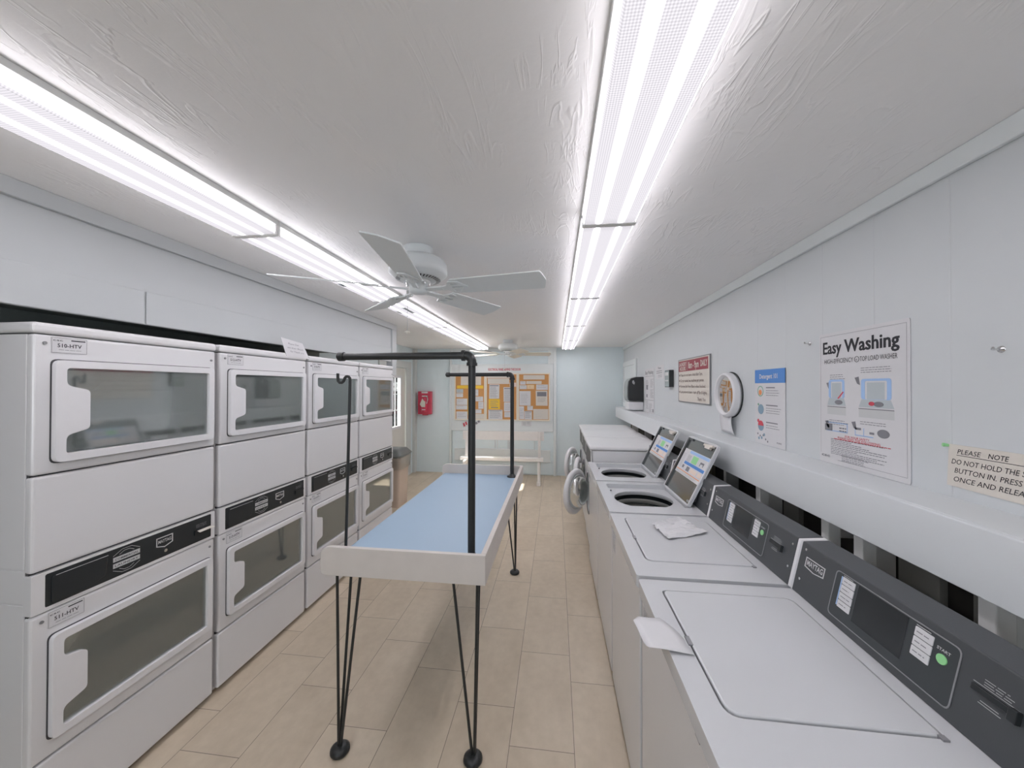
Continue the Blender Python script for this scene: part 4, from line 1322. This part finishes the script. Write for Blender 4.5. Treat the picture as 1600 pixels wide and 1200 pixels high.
m_ = MB(M); m_.cyl((0.004, 0.121, 0.0), (0.0, 0.122, 0.012), 0.004, 0.006, seg=12)
m_.build('push_pin', GREENI, root)

# Detergent 101
root = thing('detergent_sign', (XW - 0.001, 2.35, 1.276), 'white sign with blue header reading Detergent 101 on the right wall', 'sign')
M = frame((XW - 0.001, 2.350, 1.276), (0, -1, 0), (0, 0, 1))
W_, H_ = 0.290, 0.430
sh = MB(M).prism(rect(0, 0, W_, H_), 0, 0.003).build('panel', PAPER, root)
hd = MB(M).prism(rect(0.0, H_ - 0.078, W_, H_ + 0.0005), 0.0005, 0.0036).build('blue_header', BLUEI, root)
MB(M).text('Detergent 101', 0.05, H_ - 0.052, 0.026, 0.0042, 0.175, 0.02).build('header_lettering', PAPER, hd)
k = MB(M)
for i, vc in enumerate((0.305, 0.205, 0.108)):
    k.q(0.115, vc + 0.018, 0.225 if i else 0.20, vc + 0.024, 0.0036)
    k.lines(0.115, 0.26, vc + 0.004, 3 if i != 2 else 2, 0.013, 0.003, 0.0036, 0.25, i)
for uu, vv_ in ((0.03, 0.055), (0.055, 0.045), (0.085, 0.05), (0.11, 0.03), (0.13, 0.02)):
    k.prism(circ(uu, vv_, 0.006, 8), 0.0031, 0.0037)
k.text('csc', 0.215, 0.022, 0.012, 0.0036, 0.045, 0.02)
k.build('print', GREYINK, sh)
k = MB(M)
for vc in (0.200, 0.103):
    k.prism(circ(0.062, vc, 0.029, 24), 0.0031, 0.0037)
for uu, vv_ in ((0.042, 0.03), (0.07, 0.035), (0.095, 0.055)):
    k.prism(circ(uu, vv_, 0.009, 8), 0.0031, 0.0037)
k.build('blue_roundels', mat('steel_blue_print', (0.22, 0.33, 0.42, 1), 0.6), sh)
k = MB(M); k.plate(circ(0.058, 0.305, 0.031, 20), [circ(0.058, 0.305, 0.026, 20)], 0.0031, 0.0037); k.prism(circ(0.036, 0.228, 0.007, 10), 0.0031, 0.0039)
k.build('green_rings', mat('leaf_green_print', (0.20, 0.42, 0.28, 1), 0.6), sh)
k = MB(M); k.prism(circ(0.056, 0.298, 0.016, 12), 0.0031, 0.0037); k.build('hand_picture', ORANGE, sh)
k = MB(M)
k.add([(0.062 + 0.029 * math.cos(R(a)), 0.105 + 0.029 * math.sin(R(a)), 0.0041) for a in range(0, 181, 15)], [tuple(range(13))])
k.prism(circ(0.036, 0.132, 0.010, 14), 0.0031, 0.0045)
k.build('red_roundel', REDI, sh)

# maroon laundry rules board
root = thing('rules_sign', (XW - 0.001, 3.705, 1.468), 'cream board with a maroon header listing laundry room hours and rules', 'sign')
M = frame((XW - 0.001, 3.705, 1.468), (0, -1, 0), (0, 0, 1))
W_, H_ = 0.720, 0.392
sh = MB(M).prism(rect(0, 0, W_, H_), 0, 0.008).build('board', CREAM, root)
MB(M).plate(rect(-0.004, -0.004, W_ + 0.004, H_ + 0.004), [rect(0.004, 0.004, W_ - 0.004, H_ - 0.004)], 0, 0.010).build('frame', HINGE, root)
hd = MB(M).prism(rect(0.006, 0.282, W_ - 0.03, H_ - 0.012), 0.004, 0.0088).build('maroon_header', MAROON, root)
k = MB(M); n = 0.0094
k.text('LAUNDRY', 0.02, 0.332, 0.036, n, 0.19, 0.02); k.text('HOURS', 0.035, 0.290, 0.036, n, 0.16, 0.02)
k.text('8am - 9pm', 0.26, 0.305, 0.058, n, 0.24, 0.02); k.text('DAILY', 0.54, 0.310, 0.05, n, 0.135, 0.02)
k.q(0.225, 0.290, 0.230, 0.372, n)
k.build('header_lettering', CREAM, hd)
k = MB(M)
for i, s in enumerate(('Please do not leave a load after 7pm.', 'Do not exceed two machines per person.', 'Remove lint from filters when finished.', 'Last person to leave - turn off fan & lights.')):
    vv_ = 0.235 - i * 0.052
    k.text(s, 0.06, vv_, 0.026, n - 0.0006, 0.52 + 0.03 * i, 0.006)
    k.prism(circ(0.03, vv_ + 0.012, 0.010, 8), 0.008, n - 0.0006)
k.text('Thank You', 0.47, 0.022, 0.028, n - 0.0006, 0.17, 0.0, 0.3)
k.build('rules_lettering', mat('brown_ink', (0.14, 0.09, 0.08, 1), 0.8), sh)

# round mirror with deep white rim, and the sheet hanging below it
root = thing('round_mirror', (XW, 2.52, 1.555), 'round glass with a deep white rim projecting from the right wall', 'mirror')
M = frame((XW, 2.650, 1.552), (0, -1, 0), (0, 0, 1))
MB(M).lathe([(0.0, 0.0), (0.156, 0.0), (0.156, 0.006), (0.0, 0.006)], 48).build('back_plate', BLK, root)
MB(M).lathe([(0.149, 0.006), (0.152, 0.020), (0.150, 0.045), (0.145, 0.054), (0.137, 0.057), (0.130, 0.053), (0.128, 0.040), (0.110, 0.038), (0.110, 0.006)], 48, None, True, True).build('rim', WHITE_DOOR, root)
MB(M).lathe([(0.130, 0.0390), (0.08, 0.0410), (0.04, 0.0420), (0.0, 0.0423)], 48).build('mirror_glass', MIRROR, root)
root = thing('hanging_sheet', (XW - 0.004, 2.62, 1.29), 'small white sheet hanging below the round white-rimmed glass', 'paper')
m_ = MB(frame((XW - 0.004, 2.79, 1.290), (0, -1, 0), (0, 0, 1)))
vs = []
for j in range(7):
    for i in range(5):
        s, t = i / 4, j / 6
        vs.append((0.0 + 0.21 * s - 0.012 * t + (0.02 * (1 - t) if i == 4 else 0), 0.002 * s + 0.125 * t, 0.004 + 0.022 * math.sin(t * 2.2) * (0.4 + 0.6 * s) + 0.02 * (1 - t) * s))
m_.add(vs, [(j * 5 + i, j * 5 + i + 1, (j + 1) * 5 + i + 1, (j + 1) * 5 + i) for j in range(6) for i in range(4)], True)
o = m_.build('sheet', PAPER, root); sd = o.modifiers.new('thickness', 'SOLIDIFY'); sd.thickness = 0.001

# thermostat-like box and paper notice
root = thing('wall_control_box', (XW, 3.95, 1.60), 'small black wall box with a grey window, between the notice and the rules sign', 'thermostat')
M = frame((XW, 4.03, 1.603), (0, -1, 0), (0, 0, 1))
MB(M).prism(rpoly(rect(0, 0, 0.15, 0.177), 0.004), 0, 0.046).build('case', BLK, root, bevel=0.003)
MB(M).prism(rect(0.008, 0.008, 0.142, 0.169), 0.045, 0.048).build('window', mat('grey_window', (0.33, 0.38, 0.37, 1), 0.25), root)
k = MB(M); k.q(0.02, 0.12, 0.13, 0.155, 0.0486); k.q(0.02, 0.06, 0.13, 0.075, 0.0486); k.build('dial_print', SILV, root)
root = thing('paper_notice', (XW - 0.001, 4.55, 1.70), 'small white notice left of the black wall control box', 'notice')
M = frame((XW - 0.001, 4.545, 1.695), (0, -1, 0), (0, 0, 1))
sh = MB(M).prism(rect(0, 0, 0.335, 0.162), 0, 0.0015).build('sheet', PAPER, root)
k = MB(M); k.text('Please', 0.10, 0.118, 0.026, 0.0022, 0.12, 0.02)
k.lines(0.03, 0.31, 0.095, 2, 0.022, 0.008, 0.0022, 0.2, 2); k.lines(0.10, 0.28, 0.045, 2, 0.018, 0.005, 0.0022, 0.2, 5)
k.build('notice_print', GREYINK, sh)

# paper towel dispenser
root = thing('towel_dispenser', (XW, 5.30, 1.42), 'black paper towel dispenser on the right wall with a white box under it', 'dispenser')
prof = [(0.0, 1.412), (0.0, 1.745), (0.10, 1.742), (0.165, 1.722), (0.20, 1.68), (0.212, 1.60), (0.212, 1.47), (0.205, 1.425), (0.19, 1.412)]
def ext2(mb_, pr, y0, y1):
    k = len(pr)
    vs = [(XW - p[0], y, p[1]) for y in (y0, y1) for p in pr]
    fs = [tuple(range(k)), tuple(range(2 * k - 1, k - 1, -1))] + [(i, k + i, k + (i + 1) % k, (i + 1) % k) for i in range(k)]
    return mb_.add(vs, fs)
ext2(MB(), prof, 5.155, 5.44).build('cover', DISP, root, bevel=0.012, bseg=3)
pf2 = [(max(0, p[0] + 0.004), p[1]) for p in prof[2:-1]] + [(0.12, 1.425), (0.10, 1.70)]
ext2(MB(), pf2, 5.20, 5.425).build('smoky_front', DISPS, root, bevel=0.006)
m_ = MB(); m_.M = frame((XW, 5.154, 0), (-1, 0, 0), (0, 0, 1))
m_.add([(0.135, 1.70, 0.001), (0.155, 1.685, 0.001), (0.15, 1.655, 0.001), (0.125, 1.635, 0.001), (0.118, 1.665, 0.001)], [(0, 4, 3, 2, 1)]); m_.build('emblem', SILV, root)
MB().box((XW - 0.20, 5.17, 1.29), (XW - 0.002, 5.42, 1.40)).build('tray', WHITE_DOOR, root, bevel=0.008)
MB().box((XW - 0.12, 5.25, 1.40), (XW - 0.08, 5.36, 1.415)).build('towel_end', PAPER, root)

# two screws left in the wall
for nm_, y, z, lab in (('wall_hook', 1.133, 1.708, 'small metal hook alone on the right wall above the handwritten notice'), ('wall_hook', 1.880, 1.812, 'small metal screw hook just left of the Easy Washing poster')):
    m_ = MB(frame((XW, y, z), (0, -1, 0), (0, 0, 1)))
    m_.cyl((0, 0, 0), (0, 0, 0.022), 0.0028, seg=8); m_.cyl((0, 0, 0.022), (0.006, 0.004, 0.026), 0.0032, seg=8)
    m_.lathe([(0, 0.004), (0.009, 0.002), (0.010, 0.0)], 14)
    o = m_.build(nm_, CHROME); single(o, (XW, y, z)); tag(o, lab, 'hook')

# ------------------------------------------------------------------ back wall: boards, papers, extinguisher
def board(x0, x1, z0, z1, label):
    root = thing('bulletin_board', (x0, YB - 0.046, z0), label, 'bulletin board', 'cork bulletin boards on the back wall')
    M = frame((0, YB - 0.046, 0), (1, 0, 0), (0, 0, 1))
    MB(M).prism(rect(x0 + 0.01, z0 + 0.01, x1 - 0.01, z1 - 0.01), 0.0, 0.012).build('cork', CORK, root)
    MB(M).plate(rect(x0, z0, x1, z1), [rect(x0 + 0.022, z0 + 0.022, x1 - 0.022, z1 - 0.022)], 0.0, 0.020).build('frame', BOARDFRAME, root, bevel=0.002)
board(-1.868, -1.286, 0.985, 1.852, 'left cork bulletin board with a yellow strip, above the bench')
board(-1.280, -0.690, 0.985, 1.852, 'middle cork bulletin board with the bright yellow notice')
board(-0.684, -0.105, 0.985, 1.852, 'right cork bulletin board with a framed photo notice')
BMX = frame((0, YB - 0.058, 0), (1, 0, 0), (0, 0, 1))
hd = MB(frame((0, YB - 0.0455, 0), (1, 0, 0), (0, 0, 1))); hd.text('ELECTRICAL PANEL BEHIND THIS DOOR', -1.235, 1.900, 0.042, 0.001, 0.60, 0.025)
o = hd.build('painted_lettering', REDI); single(o, (-0.94, YB - 0.046, 1.905)); tag(o, 'red lettering along the panel above the bulletin boards', 'lettering')
papers = [
 (-1.750, -1.368, 1.634, 1.815, 'c', 'large cream notice at the top of the left bulletin board'),
 (-1.821, -1.323, 1.571, 1.625, 'y', 'long yellow strip across the left bulletin board'),
 (-1.616, -1.578, 1.084, 1.570, 'y', 'narrow vertical yellow strip on the left bulletin board'),
 (-1.834, -1.702, 1.490, 1.560, 'g', 'small grey paper at the left edge of the left board'),
 (-1.834, -1.706, 1.409, 1.482, 'w', 'small white card under the grey paper, left board'),
 (-1.831, -1.623, 1.265, 1.384, 'w', 'white sheet halfway down the left edge of the left board'),
 (-1.838, -1.625, 1.181, 1.258, 'w', 'low wide white slip near the left edge of the left board'),
 (-1.831, -1.620, 1.007, 1.145, 'w', 'white sheet in the bottom left corner of the left board'),
 (-1.488, -1.416, 1.437, 1.553, 'w', 'small upright white card below the yellow strip, right of the black pipe'),
 (-1.476, -1.327, 1.335, 1.422, 'w', 'white card at mid height on the right half of the left board'),
 (-1.416, -1.320, 1.198, 1.328, 'w', 'small upright white card at the right edge of the left board'),
 (-1.476, -1.356, 1.113, 1.185, 'w', 'white slip low on the right half of the left board'),
 (-1.470, -1.310, 1.010, 1.104, 'c', 'cream and brown leaflet at the bottom right of the left board'),
 (-1.250, -0.835, 1.762, 1.826, 'c', 'cream heading strip at the top of the middle board'),
 (-1.240, -0.842, 1.655, 1.755, 'c', 'wide cream notice under the heading of the middle board'),
 (-1.216, -1.028, 1.385, 1.646, 'W', 'tall white printed sheet above the yellow notice, middle board'),
 (-1.222, -1.015, 1.194, 1.379, 'Y', 'bright yellow notice with black print on the middle board'),
 (-1.229, -0.966, 1.009, 1.180, 'W', 'white printed sheet at the bottom left of the middle board'),
 (-0.946, -0.785, 1.330, 1.596, 'W', 'tall white list on the right half of the middle board'),
 (-0.940, -0.785, 1.152, 1.320, 'w', 'white sheet under the tall list on the middle board'),
 (-0.934, -0.779, 1.047, 1.145, 'w', 'lowest white slip on the right half of the middle board'),
 (-0.834, -0.716, 1.605, 1.679, 'p', 'small pinkish card at the right edge of the middle board'),
 (-0.586, -0.200, 1.735, 1.816, 'c', 'cream heading strip at the top of the right board'),
 (-0.530, -0.255, 1.655, 1.708, 'c', 'narrow cream strip under the heading of the right board'),
 (-0.645, -0.543, 1.644, 1.706, 'w', 'tiny white card at the upper left of the right board'),
 (-0.652, -0.525, 1.561, 1.634, 'w', 'white card left of the tan card on the right board'),
 (-0.518, -0.390, 1.564, 1.638, 't', 'tan card on the right board'),
 (-0.353, -0.142, 1.548, 1.646, 'w', 'wide white card above the photo notice, right board'),
 (-0.357, -0.147, 1.265, 1.533, 'P', 'cream notice with a grey photo on the right board'),
 (-0.656, -0.452, 1.264, 1.527, 'w', 'large blank white sheet on the left half of the right board'),
 (-0.513, -0.411, 1.179, 1.258, 'w', 'small white card overlapping the list on the right board'),
 (-0.656, -0.568, 1.018, 1.251, 'w', 'tall narrow white sheet at the lower left of the right board'),
 (-0.562, -0.428, 1.013, 1.165, 'W', 'white lined list at the bottom of the right board'),
 (-0.405, -0.135, 1.016, 1.203, 'c', 'large cream sheet in the bottom right corner of the right board'),
]
pm = {'c': CREAM, 'y': YEL, 'Y': YEL, 'g': GREYP, 'w': PAPER, 'W': PAPER, 'p': PINKP, 't': TAN, 'P': CREAM}
for i, (x0, x1, z0, z1, kd, lab) in enumerate(papers):
    M = frame((x0, YB - 0.0582 - 0.0012 * (i % 3), z0), (1, 0, 0), (0, 0, 1)); w, h = x1 - x0, z1 - z0
    t = thing('pinned_paper', (x0, YB - 0.06, z0), lab, 'paper', 'papers pinned to the bulletin boards')
    rr = random.Random(i); sk = rr.uniform(-0.02, 0.02) * h
    MB(M).prism([(0, 0), (w, sk * 0.5), (w + sk, h), (sk, h)], 0, 0.001).build('sheet', pm[kd], t)
    k = MB(M)
    if kd == 'W':
        k.q(w * 0.06, h * 0.88, w * 0.94, h * 0.94, 0.0016); k.lines(w * 0.1, w * 0.9, h * 0.80, int(h / 0.022), 0.018, 0.005, 0.0016, 0.3, i)
    elif kd == 'Y':
        k.q(w * 0.2, h * 0.12, w * 0.85, h * 0.2, 0.0016); k.lines(w * 0.15, w * 0.85, h * 0.85, 6, 0.019, 0.006, 0.0016, 0.3, i)
    elif kd == 'P':
        k.q(w * 0.1, h * 0.62, w * 0.9, h * 0.92, 0.0016)
        k.lines(w * 0.15, w * 0.85, h * 0.52, 5, 0.018, 0.004, 0.0016, 0.3, i)
    elif kd in 'cw' and h > 0.05:
        k.lines(w * 0.12, w * 0.88, h * 0.78, max(1, int(h / 0.04)), 0.030, 0.004, 0.0016, 0.4, i)
    else:
        k.lines(w * 0.3, w * 0.6, h * 0.5, 1, 0.03, 0.004, 0.0016, 0.4, i)
    k.build('print', GREYINK if kd != 'c' else SILV, t)
# loose papers tucked under the frames
def loose(M, w, h, mm, ink, lab, base):
    t = thing('loose_paper', base, lab, 'paper')
    MB(M).prism(rect(0, 0, w, h), 0, 0.001).build('sheet', mm, t)
    k = MB(M); k.q(w * 0.15, h * 0.15, w * 0.45, h * 0.8, 0.0016); k.q(w * 0.55, h * 0.3, w * 0.85, h * 0.9, 0.0016)
    k.build('print', ink, t)
loose(frame((-1.700, YB - 0.052, 0.845), (0.9, 0, 0.3), (-0.3, 0, 0.9)), 0.11, 0.10, PAPER, REDI, 'red and white card tucked under the left bulletin board', (-1.65, YB - 0.05, 0.85))
loose(frame((-1.475, YB - 0.052, 0.890), (0.8, 0, 0.4), (-0.4, 0, 0.8)), 0.13, 0.06, PAPER, GREYINK, 'black and white card hanging at the lower right corner of the left board', (-1.43, YB - 0.05, 0.9))
loose(frame((-0.618, YB - 0.0585, 0.895), (1, 0, 0), (0, 0, 1)), 0.18, 0.088, PAPER, SILV, 'fringed white sheet hanging below the right bulletin board', (-0.53, YB - 0.06, 0.9))

# extinguisher cabinet
root = thing('extinguisher_cabinet', (-2.44, YB, 1.07), 'red fire extinguisher box on the back wall beside the door', 'fire extinguisher')
M = frame((-2.562, YB, 1.085), (1, 0, 0), (0, 0, 1))
MB(M).prism(rpoly(rect(0, 0, 0.252, 0.43), 0.01), 0.0, 0.09).build('box', RED, root, bevel=0.008, bseg=3)
MB(M).prism(rpoly(rect(0.07, 0.395, 0.19, 0.425), 0.005), 0.088, 0.094).build('top_label', PAPER, root)
MB(M).prism(rpoly(rect(0.08, -0.018, 0.18, 0.004), 0.006), 0.02, 0.07).build('base_lip', RED, root)
cyl_ = MB(M)
cyl_.tube([(0.135, 0.05, 0.10), (0.135, 0.28, 0.10), (0.135, 0.31, 0.10), (0.135, 0.33, 0.10)], [0.055, 0.055, 0.035, 0.02], 20)
cyl_.build('extinguisher', RED, root)
MB(M).add([(0.06, 0.19, 0.150), (0.10, 0.14, 0.158), (0.165, 0.14, 0.158), (0.17, 0.24, 0.158), (0.14, 0.26, 0.158), (0.11, 0.30, 0.15)], [(0, 1, 2, 3, 4, 5)]).build('instruction_label', CREAM, root)
h_ = MB(M); h_.box((0.09, 0.335, 0.09), (0.20, 0.350, 0.12)); h_.tube([(0.14, 0.34, 0.11), (0.19, 0.33, 0.12), (0.205, 0.28, 0.13), (0.19, 0.2, 0.15)], 0.008, 8)
h_.build('handle', CHROME, root)
q = MB(M); q.q(0.10, 0.085, 0.17, 0.10, 0.1585); q.build('band', PAPER, root)

# ------------------------------------------------------------------ bench under the boards
bn = thing('bench', (-0.91, 6.12, 0), 'white painted wooden bench with a back rail below the bulletin boards', 'bench')
MB().box((-1.585, 6.11, 0.700), (-0.197, 6.132, 0.848)).build('back_rail', WOODW, bn, bevel=0.004)
MB().box((-1.60, 6.01, 0.395), (-0.206, 6.14, 0.42)).build('seat', WOODW, bn, bevel=0.004)
MB().box((-1.60, 5.985, 0.375), (-0.206, 6.009, 0.425)).build('seat_front_edge', WOODW, bn, bevel=0.003)
for x in (-1.530, -0.295):
    p_ = MB().box((x, 6.060, 0.425), (x + 0.045, 6.108, 0.848)).build('back_post', WOODW, bn, bevel=0.003)
for x in (-1.530, -0.295):
    l_ = MB().box((x, 5.90, 0.06), (x + 0.040, 5.945, 0.374)); l_.box((x, 5.945, 0.33), (x + 0.04, 6.13, 0.374)); l_.box((x, 6.10, 0.0), (x + 0.04, 6.14, 0.33))
    l = l_.build('leg', WOODW, bn, bevel=0.003)
    MB().box((x - 0.012, 5.885, 0.0), (x + 0.052, 5.960, 0.06)).build('foot_block', WOODW, l, bevel=0.004)

# ------------------------------------------------------------------ trash can by the door
tc_ = thing('trash_can', (-2.12, 4.75, 0), 'beige trash can with a grey lid and clear bag between the dryers and the door', 'trash can')
T = Matrix.Translation((-2.165, 4.75, 0))
def sq(w, d, r=0.04):
    return rpoly(rect(-w, -d, w, d), r, 4)
def loft(mb_, secs, cap=True):
    k = len(secs[0][0]); vs = []
    for poly, z in secs:
        vs += [(p[0], p[1], z) for p in poly]
    fs = []
    for i in range(len(secs) - 1):
        for j in range(k):
            fs.append((i * k + j, i * k + (j + 1) % k, (i + 1) * k + (j + 1) % k, (i + 1) * k + j))
    mb_.add(vs, fs, True)
    if cap:
        mb_.add(vs[:k], [tuple(range(k - 1, -1, -1))]); mb_.add(vs[-k:], [tuple(range(k))])
    return mb_
loft(MB(T), [(sq(0.105, 0.15), 0.0), (sq(0.118, 0.165), 0.45), (sq(0.122, 0.17), 0.50), (sq(0.135, 0.18), 0.655)]).build('body', BEIGE, tc_)
bg = MB(T); rr = random.Random(3)
secs = []
for z, g in ((0.50, 0.006), (0.56, 0.012), (0.62, 0.014), (0.67, 0.012), (0.685, 0.004)):
    f = (z - 0.45) / 0.2
    pl = [(p[0] * (1 + g * 3 + rr.uniform(0, 0.06)), p[1] * (1 + g * 3 + rr.uniform(0, 0.05))) for p in sq(0.124 + 0.012 * min(f, 1), 0.172 + 0.012 * min(f, 1))]
    secs.append((pl, z))
loft(bg, secs, False).build('clear_bag', CLEAR, tc_)
loft(MB(T), [(sq(0.140, 0.195, 0.05), 0.672), (sq(0.158, 0.21, 0.05), 0.684), (sq(0.150, 0.20, 0.05), 0.700), (sq(0.105, 0.155, 0.05), 0.758), (sq(0.05, 0.07, 0.03), 0.765)]).build('lid', LIDGREY, tc_)

# tidy helper properties
for o in bpy.data.objects:
    if '_base' in o:
        del o['_base']
